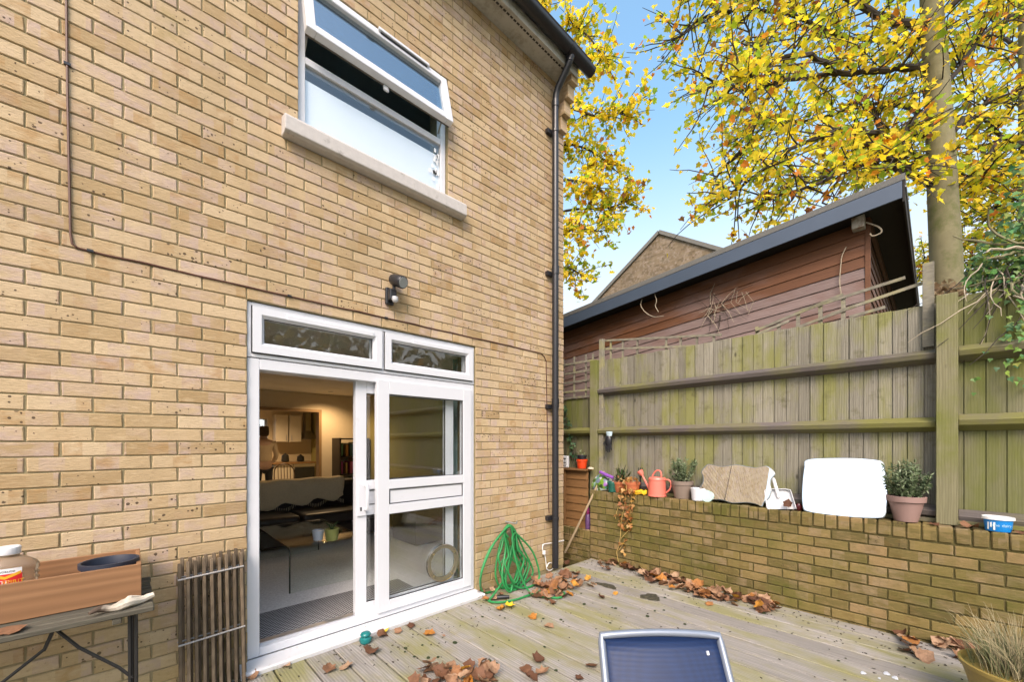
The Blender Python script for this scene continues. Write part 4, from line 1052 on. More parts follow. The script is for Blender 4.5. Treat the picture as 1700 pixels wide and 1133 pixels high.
lv = [(ray(1578+rnd.gauss(0, 16), 484+rnd.gauss(0, 7), 5.3+U(-.2, .2)), U(.05, .10), rvec()+Vector((-1, 0, .3)), rvec(), rnd.choice([(.30, .22, .12), (.20, .13, .07), (.36, .28, .17)])) for k in range(110)]
add_crown('dry_leaves', lv, M['leaf'], t, shape='ivy')
# second trunk at the right margin and the green-yellow growth low on the right
t2 = thing('maple_tree', (*ray(1712, 735, 6.6).xy, .6), 'second maple trunk at the right hand edge beyond the ivy', 'tree')
mb = MB(); P = [ray(1712, 800, 6.6), ray(1709, 500, 6.6), ray(1706, 250, 6.6), ray(1703, 0, 6.6), ray(1698, -300, 6.6)]; mb.tube(catm(P, 3), [.13-.005*i for i in range(13)], 14); mb.build('trunk', M['bark'], t2, smooth=True)
L2 = [[(1708, 245, 6.6), (1690, 238, 6.5), (1660, 225, 6.5), (1640, 205, 6.5), (1615, 190, 6.4)], [(1660, 230, 6.5), (1640, 262, 6.3), (1632, 300, 6.2)], [(1706, 100, 6.6), (1660, 60, 7.2), (1610, 70, 7.8)],
      [(1712, 330, 6.6), (1670, 330, 7.4), (1630, 370, 8)], [(1704, 0, 6.6), (1640, -60, 7)], [(1712, 300, 6.8), (1780, 230, 7)], [(1716, 420, 6.8), (1660, 420, 7.6), (1610, 440, 8.2)], [(1716, 380, 7), (1640, 390, 8.5), (1560, 420, 9.5), (1530, 440, 10)]]
limbs = [catm([ray(a, b, c) for a, b, c in L], 4) for L in L2]
for p_ in limbs:
    mb = MB(); branch(p_, .04, .009, mb, 6); mb.build('limb', M['twig'], t2, smooth=True)
lv = []; mb = MB(); twiggy(limbs, lv, mb, 20, (.06, .11), .14, (.5, 1.1), .2); mb.build('twigs', M['twig'], t2)['kind'] = 'stuff'; add_crown('crown', lv, M['leaf'], t2)
# tree behind the house
t3 = thing('maple_tree', (*ray(885, 735, 11.5).xy, -.2), 'yellow autumn tree showing past the house corner', 'tree')
P = [ray(880, 760, 11.5), ray(882, 400, 11.5), ray(884, 100, 11.5), ray(880, -150, 11.5)]
mb = MB(); mb.tube(catm(P, 3), [.22-.015*i for i in range(10)], 12); mb.build('trunk', M['bark'], t3, smooth=True)
L3 = [[(884, 330, 11.5), (930, 300, 11.3), (975, 305, 11.2), (1000, 318, 11)], [(884, 200, 11.5), (940, 180, 11), (1000, 195, 10.8), (1045, 180, 10.6)], [(884, 420, 11.5), (920, 400, 11), (955, 380, 10.8), (1000, 385, 10.5)],
      [(884, 80, 11.5), (920, 60, 11), (965, 50, 10.8), (1010, 105, 10.6)], [(884, 480, 11.5), (930, 445, 11), (965, 455, 10.8)], [(884, 260, 11.5), (930, 240, 12), (980, 250, 12.4), (1030, 290, 12.6)], [(884, 130, 11.5), (930, 110, 12), (980, 120, 12.4)],
      [(882, 0, 11.5), (890, -60, 11), (900, 10, 10.7)], [(884, 380, 11.5), (940, 350, 12.2), (1010, 345, 12.4), (1050, 330, 12.4)], [(884, 300, 11.5), (850, 200, 11), (800, 120, 11)], [(884, 200, 11.5), (840, 100, 12), (780, 0, 12)]]
limbs = [catm([ray(a, b, c) for a, b, c in L], 4) for L in L3]
for p_ in limbs:
    mb = MB(); branch(p_, .05, .012, mb, 6); mb.build('limb', M['twig'], t3, smooth=True)
lv = []; mb = MB(); twiggy(limbs, lv, mb, 15, (.10, .17), .08, (.4, .95), .25); mb.build('twigs', M['twig'], t3)['kind'] = 'stuff'; add_crown('crown', lv, M['leaf'], t3)

# ivy over the right end of the fence
iv = thing('ivy', at(1670, 480, X=4.42), 'green ivy spilling over the right end of the fence', 'ivy')
lv = []; mb = MB()
def ivyc(): return rnd.choice([(U(.05, .09), U(.14, .20), U(.05, .08)), (U(.09, .16), U(.20, .28), U(.05, .09)), (U(.16, .26), U(.26, .34), U(.04, .08))])
for k in range(1250):
    px = 1604 + 150*rnd.random()**.75; lo = 484 - (px-1600)*.06; py = lo - abs(rnd.gauss(0, .55))*(30+(px-1600)*1.15)
    X_ = 4.45+U(-.10, .35)
    lv.append((at(px, py, X=X_), U(.035, .062), rvec()+Vector((-1, -.2, .5)), rvec()+Vector((0, 0, -.6)), ivyc()))
for (a, b, c) in ((1700, 470, 40), (1695, 520, 34), (1680, 560, 30), (1700, 590, 36), (1665, 480, 12), (1645, 545, 3), (1652, 600, 6), (1640, 640, 4), (1690, 620, 14)):
    for k in range(c//2+1): lv.append((at(a+U(-24, 24), b+U(-26, 26), X=4.30+U(-.06, .04)), U(.03, .055), rvec()*.7+Vector((-1, -.2, .4)), rvec()*.6+Vector((0, 0, -.8)), ivyc()))
add_crown('foliage', lv, M['ivy'], iv, shape='ivy')
for k in range(26):
    a = at(1620+U(0, 95), 470+U(-40, 10), X=4.42); pts = wander(a, (-.3, U(-.6, .6), -.6), U(.25, .8), 6, .35, .06)
    pts = [Vector((max(4.20, min(p.x, 4.33)) if p.z < 2.46 else p.x, p.y, p.z)) for p in pts]
    MB().tube(pts, [.005, .005, .004, .004, .003, .003, .002], 4).build('stem', M['drystem'] if k % 2 else M['twig'], iv, smooth=True)
for k in range(30):
    a = at(1695+U(-12, 30), 440+U(-40, 30), X=4.40+U(-.06, .1)); pts = wander(a, rvec(), U(.2, .45), 6, .6)
    MB().tube(pts, [.009, .009, .008, .008, .007, .006, .004], 5).build('root', M['bark'] if k % 3 else M['drystem'], iv, smooth=True)
st = thing('ivy', at(942, 700, X=4.30), 'thin trail of ivy on the shaded fence above the red pot', 'ivy')
lv = []
for k in range(60):
    u = k/60; px = 934+22*u; py = 672+95*u; lv.append((at(px+U(-5, 5), py+U(-5, 5), X=4.31+U(-.03, .02)), U(.04, .065), rvec()*.6+Vector((-1, 0, .3)), rvec()*.6+Vector((0, 0, -.8)), (U(.04, .09), U(.11, .17), U(.05, .08))))
add_crown('foliage', lv, M['ivy'], st, shape='ivy'); MB().tube([at(934, 672, X=4.32), at(944, 720, X=4.32), at(957, 770, X=4.30)], .004, 5).build('stem', M['twig'], st)

# ------------------------------------------------------------------ things fixed to or leaning on the house
def wallX(px): return at(px, 700, Y=0).x
t = thing('security_light', at(651, 497, Y=-.02), 'black cylindrical security light with sensor above the patio door', 'security light')
b0 = at(645, 492, Y=-.0)
MB().box(b0.x-.035, b0.x+.035, -.028, -.002, b0.z-.075, b0.z+.06).build('back_plate', M['black'], t, bevel=.01, seg=2)
MB().box(b0.x-.025, b0.x+.035, -.075, -.029, b0.z-.05, b0.z+.04).build('arm', M['black'], t, bevel=.01, seg=2)
hx, hz_ = b0.x+.02, b0.z+.10
ax = Vector((.18, -.8, -.35)).normalized(); c0 = Vector((hx, -.03, hz_+.03))
MB().tube([c0, c0+ax*.02, c0+ax*.13, c0+ax*.135], [.038, .045, .048, .044], 20).build('lamp_head', M['black'], t, smooth=True)
MB().tube([c0+ax*.1352, c0+ax*.138], [.040, .039], 20).build('lens', M['lens'], t)
MB().tube([(hx, -.05, b0.z+.03), (hx, -.055, hz_+.02)], .014, 8).build('neck', M['black'], t)
MB().lathe((hx-.005, -.078, b0.z-.045), [(.004, -.022), (.018, -.014), (.025, 0), (.024, .022), (.004, .026)], 16).build('sensor', M['greylens'], t, smooth=True)

zc = 2.3955
P = [(wallX(104), -.007, 5.3), (wallX(107), -.007, 4.4), (wallX(112), -.007, 3.2), (wallX(117), -.007, 2.46), (wallX(118)+.004, -.007, 2.41), (wallX(121)+.012, -.007, zc+.004)]
xx = wallX(125)
while xx < wallX(896): P.append((xx, -.003+U(-.002, .001), zc+U(-.003, .003))); xx += .12
P += [(wallX(897), -.006, zc-.002), (wallX(903), -.006, zc-.03), (wallX(906), -.006, zc-.08), (wallX(907), -.006, 1.9), (wallX(909), -.006, 1.2), (wallX(910), -.006, .7), (wallX(911), -.006, .62)]
cb = tag(MB().tube(P, .0052, 6).build('cable', M['cable'], loc=(0, 0, 2.4), smooth=True), 'brown cable clipped along the brickwork above the door', 'cable')
for px, z in ((107, 4.35), (112, 3.3), (150, zc), (640, zc), (480, zc)):
    MB().box(wallX(px)-.012, wallX(px)+.012, -.014, .0, z-.006, z+.006).build('clip', M['black'], cb)
yb = -.02
P = [at(a, b, Y=yb) for a, b in ((936, 898), (918, 902), (904, 904), (901, 907), (901, 915), (905, 925), (907, 940), (908, 946), (914, 948), (919, 942), (917, 936), (911, 936), (908, 942))]
wc = tag(MB().tube(catm([Vector(p) for p in P], 4), .006, 6).build('cable', M['whitecable'], loc=P[0], smooth=True), 'white cable with a loose loop at the foot of the downpipe', 'cable')
MB().lathe(at(903, 918, Y=-.022), [(.002, -.02), (.02, -.018), (.02, .018), (.002, .02)], 12).build('joint_box', M['whitecable'], wc)

# hose
hk = at(846, 873, Y=-.06); M['hose'] = plain('green hose', (0.02, 0.215, 0.06), 0.42, 0.3, 30, dirt=(0.10, 0.16, 0.06), dscale=18, damt=0.58)
hs_ = thing('garden_hose', (hk.x, -.1, -.01), 'bright green hose coiled on a wall hook', 'hose')
P = []
def hz(px, py, yy): return at(px, py, Y=yy)
loops = [(796, 985, 872, 975, 0), (822, 975, 876, 962, 1), (830, 968, 868, 950, 2), (836, 988, 884, 978, 3), (826, 955, 866, 985, 4), (840, 992, 880, 965, 5), (832, 980, 862, 972, 6), (842, 970, 897, 985, 7), (838, 962, 872, 958, 8)]
for (xl, yl, xr, yr, k) in loops:
    yy = -.045-.011*k
    top = hz(846+U(-6, 4), 873+U(-2, 3), yy)
    xm = (xl+xr)/2; ym = max(yl, yr)+U(4, 12)
    for (a, b) in ((846, 873), (838, 885), (max(xl+8, 812), 915+U(-10, 10)), (xl, yl-25), (xl+10, yl), (xm, ym), (xr-10, yr), (xr, yr-30), (xr-14, 920+U(-8, 8)), (855, 886)):
        q = hz(a+U(-2, 2), b+U(-2, 2), yy-.0011*abs(b-873)*(.3+.1*k)); q.z = max(q.z, .008); P.append(q)
P += [hz(850, 900, -.22), hz(862, 950, -.3)]
for a, b in ((880, 985), (905, 992), (930, 993), (936, 985), (915, 978), (890, 985), (850, 998), (815, 1000), (800, 985), (798, 960), (805, 935), (822, 900), (843, 876), (850, 882), (852, 915), (838, 960), (812, 998)):
    q = at(a, b, z=.006) if b > 972 else at(a, b, Y=-.16); P.append(q)
MB().tube(catm([Vector(p) for p in P], 5), .0095, 8).build('hose_pipe', M['hose'], hs_, smooth=True)
q = at(818, 993, z=.012)
MB().tube([q, q+Vector((.05, -.04, .0)), q+Vector((.12, -.09, 0))], [.016, .018, .015], 10).build('nozzle', M['black'], hs_, smooth=True)
MB().tube([hk+Vector((0, .06, .03)), hk+Vector((0, -.06, .03)), hk+Vector((0, -.10, .035)), hk+Vector((0, -.105, .06))], .008, 8).build('hook', plain('grey hook', (0.25, 0.25, 0.24), 0.4), hs_, smooth=True)
q = hz(846, 893, -.23); MB().tube([q, q+Vector((.005, 0, -.03)), q+Vector((.012, 0, -.075))], [.012, .016, .012], 10).build('connector', plain('black and yellow connector', (0.05, 0.05, 0.01), 0.4), hs_, smooth=True)

# ---- folding table with its load, at the left
TX1, TZT = 0.085, 0.685
M['greywood'] = wood_mat('weathered slatted wood', 0, (0.03, 0.027, 0.02), (0.17, 0.155, 0.115), 1.6, (0.10, 0.10, 0.04), 0.58, 5, 0.85, 0.3, 0.9, knots=False)
M['pine'] = wood_mat('orange pine', 0, (0.22, 0.105, 0.045), (0.36, 0.20, 0.10), 0.38, None, rough=0.6, rndamt=0.15, bump=0.2, across='Z')
M['iron'] = plain('black iron', (0.012, 0.012, 0.013), 0.4)
tb = thing('slatted_table', (-.5, -.3, -.01), 'weathered slatted folding table with black metal legs against the house', 'table')
for k in range(9):
    y = -.035-.062*k; MB().box(-1.2, TX1+U(-.003, .003), y-.055, y, TZT-.022, TZT+U(-.001, .001)).build('slat', M['greywood'], tb, bevel=.004)
for xx in (-.02, -1.0): MB().box(xx-.03, xx+.0, -.58, -.04, TZT-.048, TZT-.023).build('crossbar', M['greywood'], tb, bevel=.003)
for xx in (.005, .025, -1.05): MB().tube([(xx, -.50, TZT-.03), (xx+.002, -.50, -.008)], .0075, 6).build('leg', M['iron'], tb)
for xx in (.015, -1.05): MB().tube([(xx, -.10, TZT-.03), (xx, -.09, -.008)], .0075, 6).build('leg', M['iron'], tb)
MB().tube([(-.22, -.5, TZT-.03), (-.15, -.5, .55), (-.03, -.5, .42), (.012, -.5, .36)], .007, 6).build('strut', M['iron'], tb, smooth=True)
MB().tube([(-.75, -.3, .10), (-.25, -.45, .56), (-.22, -.46, .65)], .007, 6).build('strut', M['iron'], tb, smooth=True)
cr = thing('wooden_crate', (-.5, -.25, TZT), 'open orange pine planter box on the slatted table', 'crate')
cz0, cz1 = TZT+.003, .845
MB().box(-1.0, .045, -.418, -.402, cz0, cz1).build('front_board', M['pine'], cr, bevel=.002)
MB().box(-1.0, .045, -.075, -.059, cz0, cz1+.004).build('back_board', M['pine'], cr, bevel=.002)
MB().box(.0275, .0448, -.4015, -.0755, cz0, cz1-.001).build('end_board', M['pine'], cr, bevel=.002)
MB().box(-1.0, -.985, -.4015, -.0755, cz0, cz1-.001).build('end_board', M['pine'], cr, bevel=.002)
MB().box(-.984, .027, -.401, -.076, cz0+.002, cz0+.014).build('base_board', M['pine'], cr)
q = at(182, 936, z=.845)
mb = MB().lathe((q.x, q.y, .70), [(.07, 0), (.075, .004), (.094, .135), (.103, .138), (.104, .160), (.094, .161), (.088, .14), (.086, .12), (.01, .115)], 32)
tag(mb.build('plant_pot', plain('dark navy plastic', (0.018, 0.024, 0.042), 0.5), loc=(q.x, q.y, .70), smooth=True), 'dark navy plastic pot inside the pine box', 'plant pot')
# bottle
bx, by = -.372, -.235
bt = thing('spirit_bottle', (bx, by, .70), 'clear ribbed plastic bottle with white cap and red label in the pine box', 'bottle')
prof = [(.080, 0), (.088, .006)] + [(.088 if j % 2 else .083, .02+.011*j) for j in range(14)] + [(.087, .178), (.080, .192), (.048, .216), (.031, .222), (.030, .236), (.02, .237)]
k = NT('amber tinted plastic'); bmat = k.pbr((0.62, 0.52, 0.38), 0.12, None, 0, 0.5, **{'Transmission Weight': 0.75, 'IOR': 1.35})
MB().lathe((bx, by, .703), prof, 28, 1, .62).build('body', bmat, bt, smooth=True)
MB().lathe((bx, by, .703+.230), [(.032, 0), (.035, .004), (.035, .03), (.031, .034), (.002, .035)], 20).build('cap', plain('white cap', (0.75, 0.77, 0.8), 0.35), bt, smooth=True)
def label_patch(a0, a1, z0, z1, r, mat, name, parent, c, sy=.62, n=10):
    mb = MB()
    for i in range(n+1):
        a = a0+(a1-a0)*i/n
        for rr_, z in ((r, z0), (r, z1), (r+.0006, z1), (r+.0006, z0)): mb.v.append((c[0]+rr_*math.cos(a), c[1]+rr_*sy*math.sin(a), c[2]+z))
    for i in range(n):
        for j in range(4): mb.f.append((4*i+j, 4*i+(j+1) % 4, 4*i+4+(j+1) % 4, 4*i+4+j))
    mb.f += [(0, 1, 2, 3), (4*n+3, 4*n+2, 4*n+1, 4*n)]
    return mb.build(name, mat, parent)
red = plain('red label', (0.62, 0.02, 0.025), 0.4, 0.05); yel = plain('yellow print', (0.8, 0.42, 0.03), 0.4, 0.05); wht = plain('white print', (0.8, 0.8, 0.8), 0.4, 0.02)
cc_ = (bx, by, .703)
label_patch(R(-150), R(-62), .07, .178, .0890, wht, 'label', bt, cc_); 
lb = label_patch(R(-150), R(-62), .07, .156, .0897, red, 'label_band', bt, cc_)
mbq = MB()
for i in range(8):
    a0 = R(-120+i*7); zz = .082 - abs(i-3.5)*.0 
    a1 = R(-120+(i+1)*7); f = lambda a: .134+.018*abs((math.degrees(a)+92)/28)
    pt = lambda a, z: (bx+.0907*math.cos(a), by+.0907*.62*math.sin(a), .703+z)
    mbq.add([pt(a0, f(a0)), pt(a1, f(a1)), pt(a1, f(a1)+.012), pt(a0, f(a0)+.012)], [(0, 1, 2, 3)])
mbq.build('chevron', yel, bt)
def text(body, size, mat, M4, name, parent=None, bend=None):
    cu = bpy.data.curves.new(name, 'FONT'); cu.body = body; cu.size = size; cu.align_x = 'CENTER'; cu.align_y = 'CENTER'; cu.extrude = 0.0
    o = bpy.data.objects.new(name, cu); C.objects.link(o)
    bpy.context.view_layer.update()
    me = bpy.data.meshes.new_from_object(o.evaluated_get(bpy.context.evaluated_depsgraph_get()))
    bpy.data.objects.remove(o); bpy.data.curves.remove(cu)
    off = origin(parent) if parent else Vector((0, 0, 0))
    for v in me.vertices: v.co = (bend(v.co.x, v.co.y) if bend else M4 @ v.co) - off
    me.materials.clear(); me.materials.append(mat)
    o = bpy.data.objects.new(name, me); C.objects.link(o)
    if parent: o.parent = parent
    return o
def bendb(a_mid, zc, r): 
    return lambda x, y: Vector((bx+r*math.cos(a_mid+x/.085), by+r*.62*math.sin(a_mid+x/.085), .703+zc+y))
text('WHITE', .022, wht, None, 'label_text', bt, bendb(R(-108), .121, .0912))
text('SPIRIT', .022, yel, None, 'label_text', bt, bendb(R(-78), .121, .0912))
text('substitute', .016, M['black'], None, 'label_text', bt, bendb(R(-96), .167, .0912))
# driftwood stick, dry leaf on table, stone below
a, b = at(148, 1020, z=TZT+.02), at(256, 990, z=TZT+.02)
mb = MB(); pts = [a.lerp(b, u)+Vector((0, .012*math.sin(u*9), .006*math.sin(u*14))) for u in [i/10 for i in range(11)]]
k = NT('bleached driftwood'); sx = k.n('ShaderNodeSeparateXYZ', {0: k.pos}).outputs[0]
dc = k.mix(k.step(k.math('ADD', sx, k.math('MULTIPLY', k.noise(30, 4), .1)), a.x+.09, a.x+.15), (0.09, 0.06, 0.04), (0.60, 0.54, 0.44))
mb.tube(pts, [.006, .012, .015, .014, .018, .021, .020, .017, .015, .014, .011], 8)
mb.tube([pts[5], pts[6]+Vector((0, .02, .012)), pts[8]+Vector((0, .018, .008))], [.012, .012, .006], 7)
tag(mb.build('driftwood_stick', k.pbr(dc, .8, k.bump(k.noise(60, 4), .6, .004)), loc=a, smooth=True), 'pale bleached stick lying on the front edge of the slatted table', 'stick')
tag(MB().lathe(at(45, 1128, z=.08), [(.01, -.08), (.09, -.075), (.11, -.03), (.08, .01), (.02, .03)], 14, 1.2, .8).build('stone', M['concrete'], loc=at(45, 1128, z=.08), smooth=True), 'grey lump of stone on the deck under the slatted table', 'stone')
# folded slatted duckboard leaning on the wall
M['duck'] = wood_mat('grey brown slat', 2, (0.07, 0.05, 0.032), (0.20, 0.155, 0.105), 1.3, None, rough=0.85, rndamt=0.55, bump=0.6, knots=False)
db = thing('slatted_duckboard', (.36, -.12, -.01), 'folded wooden slat duckboard leaning on the brick wall beside the door', 'duckboard')
ns = 9
for lay in range(2):
    for k in range(ns - lay*0):
        xx = .205 + (.290/(ns-1))*k + (.016 if lay else 0); top = .755+U(-.006, .01)-(.0 if lay else .012)
        yt, yb_ = (-.035, -.10) if lay else (-.085, -.165)
        MB().bar((xx+U(-.002, .002), yb_, -.006), (xx+U(-.002, .002), yt, top), .0155, .028, (0, 1, 0)).build('slat', M['duck'], db, bevel=.002)
for z_ in (.665, .315):
    u = (z_+.006)/.75; yy = -.165+(.08)*u-.016
    MB().tube([(.197, yy, z_-.012), (.505, yy, z_+.004)], .0052, 8).build('rod', plain('white painted rod', (0.30, 0.29, 0.28), 0.4), db)
    MB().tube([(.197, -.10+.065*u-.016, z_-.012), (.51, -.10+.065*u-.016, z_)], .005, 8).build('rod', plain('grey rod', (0.3, 0.3, 0.3), 0.4), db)
# small teal pot by the threshold
q = at(607, 1068, z=-.008)
t = thing('teal_pot', q, 'small glazed teal lidded pot on the deck by the threshold', 'pot')
mt_ = plain('teal glaze', (0.012, 0.16, 0.16), 0.2, 0.3, 60)
MB().lathe(q, [(.022, 0), (.036, .004), (.043, .02), (.040, .036), (.026, .046), (.024, .05)], 24).build('body', mt_, t, smooth=True)
MB().lathe(q+Vector((0, 0, .05)), [(.024, 0), (.036, .005), (.036, .014), (.028, .024), (.01, .029), (.002, .029)], 24).build('lid', mt_, t, smooth=True)

# ------------------------------------------------------------------ things on the retaining wall
WT = .826
def wp(px, X=4.21): 
    p = at(px, 800, X=X); return Vector((p.x, p.y, WT))
def sc(px, X=4.21): return FOC/proj(wp(px, X))[2]
def ph(px, y, X=4.21): return at(px, y, X=X).z
terra = plain('terracotta', (0.42, 0.125, 0.05), 0.75, 0.15, 12, bump=0.2)
# compost bag and purple packet
q = wp(1001, 4.22); t = thing('seed_bag', q, 'crumpled green and purple plant food bag at the left end of the coping', 'bag')
k = NT('printed bag'); vo = k.n('ShaderNodeTexVoronoi', {'Vector': k.pos, 'Scale': 24.0}); rr_ = k.n('ShaderNodeSeparateColor', {0: vo.outputs['Color']}).outputs[0]
bagm = k.pbr(k.ramp(rr_, [(0, (0.03, 0.05, 0.02)), (.3, (0.16, 0.30, 0.03)), (.55, (0.55, 0.55, 0.58)), (.75, (0.05, 0.25, 0.14)), (1, (0.3, 0.12, 0.4))]), .3)
mb = MB(); nn = 12
for j in range(7):
    for i in range(nn):
        a_ = 2*math.pi*i/nn; rr2 = (.09, .115, .12, .11, .085, .05, .01)[j]*(1+.15*math.sin(3*a_+j)); mb.v.append((q.x+rr2*.6*math.cos(a_), q.y+rr2*1.2*math.sin(a_), q.z+(.0, .03, .07, .11, .15, .18, .185)[j]+.012*math.sin(2*a_+j)))
for j in range(6):
    for i in range(nn): mb.f.append((j*nn+i, j*nn+(i+1) % nn, (j+1)*nn+(i+1) % nn, (j+1)*nn+i))
mb.f.append(tuple(reversed(range(nn)))); mb.build('bag_body', bagm, t, smooth=True)
MB().tube([at(996, 784, X=4.16), at(1008, 790, X=4.16), at(1018, 794, X=4.16)], [.018, .022, .02], 8).build('rolled_top', plain('purple foil', (0.22, 0.08, 0.36), 0.25), t, smooth=True)
q = wp(1017, 4.165); tag(MB().lathe(q, [(.045, 0), (.052, .004), (.05, .05), (.06, .09), (.066, .115), (.062, .125), (.055, .115), (.05, .09), (.01, .02)], 20).build('glass_jar', (lambda k: k.pbr((0.03, 0.16, 0.12), 0.08, None, 0, .6, **{'Transmission Weight': .4}))(NT('sea green glass')), loc=q, smooth=True), 'sea green glass jar beside the plant food bag', 'jar')
# terracotta pots
def stems(parent, c, n, h, sp, mat, r=.003, name='stem'):
    mb = MB()
    for k in range(n):
        a_ = U(0, 6.28); e = Vector((math.cos(a_), math.sin(a_), 0))*U(.3, 1)*sp; mb.tube([c, c+e*.4+Vector((0, 0, h*.6)), c+e+Vector((0, 0, h*U(.7, 1.05)))], [r, r*.8, r*.4], 4)
    return mb.build(name, mat, parent)
def pot_at(px, ytop, ybot, wpx, mat, label, X=4.21, soil=True, taper=.72, rim=.0):
    q = wp(px, X); s_ = sc(px, X); r1 = wpx/2/s_/math.sqrt(1+((px-850)/FOC)**2); h = ph(px, ytop, X)-WT
    return potted('plant_pot', q, r1*taper, r1, h, mat, label, rim=rim, rimh=h*.22 if rim else 0), q, r1, h
t, q, r1, h = pot_at(1032, 800, 828, 30, terra, 'terracotta pot of dark spiky leaves beside the green jar', 4.22, rim=.006)
lv = [(q+Vector((U(-.05, .05), U(-.05, .05), h+U(-.02, .10))), U(.06, .11), rvec(), Vector((U(-.5, .5), U(-.5, .5), 1)), (U(.02, .05), U(.04, .08), U(.015, .03))) for k in range(60)]
add_crown('foliage', lv, M['ivy'], t, shape='blade'); stems(t, q+Vector((0, 0, h)), 7, .22, .10, M['twig'])
t, q, r1, h = pot_at(1050, 801, 830, 26, terra, 'terracotta pot holding a withered trailing plant', 4.17, rim=.006)
dry = plain('withered leaf', (0.36, 0.15, 0.045), .7, .3, 30)
lv = []; mb = MB()
def drycol(): return rnd.choice([(U(.34, .45), U(.16, .22), U(.04, .07)), (U(.22, .3), U(.08, .12), U(.02, .04)), (U(.45, .55), U(.28, .34), U(.10, .16))])
for k in range(70): lv.append((at(1040+U(-14, 22), 800+U(-8, 14), X=4.15+U(-.05, .05)), U(.035, .06), rvec()+Vector((-1, 0, .3)), rvec()+Vector((0, 0, -.5)), drycol()))
for k in range(80):
    u = rnd.random()**1.3; lv.append((at(1036+U(-8, 18)*(1-.4*u), 812+72*u, X=RXW-.03+U(-.03, .02)), U(.04, .065), rvec()+Vector((-1, 0, .2)), rvec()*.5+Vector((0, 0, -1)), drycol()))
for a_, b_ in ((1027, 868), (1035, 918), (1030, 906), (1036, 905), (1024, 858), (1040, 868), (1048, 862), (1035, 895)): 
    for k in range(2): lv.append((at(a_+U(-3, 3), b_+U(-4, 4), X=RXW-.03), U(.045, .065), rvec()+Vector((-1, 0, 0)), rvec()*.6+Vector((0, 0, -1)), drycol()))
add_crown('dry_leaves', lv, M['ivy'], t, shape='ivy')
for pts in (((1040, 806), (1038, 835), (1032, 862), (1030, 890), (1027, 908), (1024, 918), (1027, 935)), ((1046, 806), (1048, 845), (1038, 870), (1031, 880)), ((1036, 815), (1024, 850), (1022, 862)), ((1031, 895), (1040, 885), (1046, 880)), ((1027, 915), (1034, 905))):
    mb.tube(catm([at(a_, b_, X=RXW-.02) for a_, b_ in pts], 4), .004, 5)
for i_, o_ in enumerate([mb]): o_.build('trailing_stem', plain('yellowed stem', (0.42, 0.30, 0.10), .7), t)
# yellow gloves / rope bundle
q = wp(1060, 4.155); mb = MB(); my = plain('yellow rope', (0.72, 0.45, 0.015), .6, .15, 60)
for k in range(5):
    ph_ = k*1.25; pts = []
    for i in range(25):
        a_ = 2*math.pi*i/24; pts.append(q+Vector((.035*math.sin(a_)+.008*math.sin(3*a_+ph_), .085*math.cos(a_)+.010*math.cos(4*a_+ph_), .018+.010*math.sin(5*a_+ph_)+.006*k)))
    mb.tube(pts, .010, 6)
tag(mb.build('rope_bundle', my, loc=q, smooth=True), 'twisted yellow rope bundle on the coping beside the pink watering can', 'rope')
# watering can
q = wp(1091, 4.19); s_ = sc(1091, 4.19); mp = plain('salmon pink enamel', (0.66, 0.175, 0.13), .32, .06, 8)
wc_ = thing('watering_can', q, 'salmon pink watering can with hoop handle on the brick coping', 'watering can')
r_ = 14.5/s_; hh = 31/s_
MB().lathe(q, [(r_*1.0, 0), (r_*1.04, .004), (r_*1.04, .012), (r_, .016), (r_*.93, hh*.86), (r_*.98, hh*.88), (r_*.98, hh*.92), (r_*.88, hh), (r_*.5, hh*1.02), (r_*.48, hh*.98)], 28).build('body', mp, wc_, smooth=True)
V = lambda a_, b_, X=4.19: at(a_, b_, X=X)
MB().tube([V(1080, 817), V(1075, 806), V(1069, 795), V(1066, 789)], [.016, .013, .011, .010], 10).build('spout', mp, wc_, smooth=True)
a_, b_ = V(1067, 790), V(1062, 783); MB().tube([a_, a_.lerp(b_, .5), b_], [.012, .030, .036], 14).build('rose', mp, wc_, smooth=True)
MB().tube(catm([V(1083, 798), V(1084, 789), V(1090, 782), V(1096, 783), V(1098, 790), V(1097, 798)], 4), .009, 8).build('carry_handle', mp, wc_, smooth=True)
MB().tube(catm([V(1104, 797), V(1111, 798), V(1114, 804), V(1112, 813), V(1106, 819)], 4), .009, 8).build('back_handle', mp, wc_, smooth=True)
# dark fork standing behind
t = thing('hand_fork', V(1064, 815, 4.27), 'black hand fork standing behind the watering can rose', 'hand tool')
for d_ in (-3, 0, 3): MB().tube([V(1063+d_, 777, 4.27), V(1063+d_*.8, 790, 4.27), V(1063, 797, 4.27)], .005, 5).build('tine', M['black'], t)
MB().tube([V(1063, 796, 4.27), V(1064, 827, 4.27)], .010, 8).build('handle', M['black'], t)
# taupe pot with lavender
def herb(parent, px, py0, py1, wpx, n, X, cols, ls=(.02, .034), nst=26):
    lv = []; c = at(px, py1, X=X); s_ = FOC/proj(c)[2]; hh = (py1-py0)/s_; w_ = wpx/2/s_/math.sqrt(1+((px-850)/FOC)**2)
    mb = MB()
    for k in range(nst):
        a_ = U(0, 6.28); e = Vector((math.cos(a_), math.sin(a_), 0))*rnd.random()**.6*w_; tip = c+e+Vector((0, 0, hh*U(.45, 1.0)))
        base = c+e*.25-Vector((0, 0, .02)); mb.tube([base, base.lerp(tip, .5)+e*.15, tip], [.003, .002, .001], 4)
        for j in range(n//nst):
            u = U(.15, 1.0); p_ = base.lerp(tip, u)+e*.15*math.sin(u*3.14); d_ = (rvec()+Vector((0, 0, .7)))
            lv.append((p_, U(*ls), rvec(), d_, rnd.choice(cols)))
    mb.build('stems', M['twig'], parent)['kind'] = 'stuff'
    add_crown('foliage', lv, M['ivy'], parent, shape='blade')
gg = [(.13, .19, .10), (.19, .26, .14), (.28, .34, .21), (.09, .14, .06)]
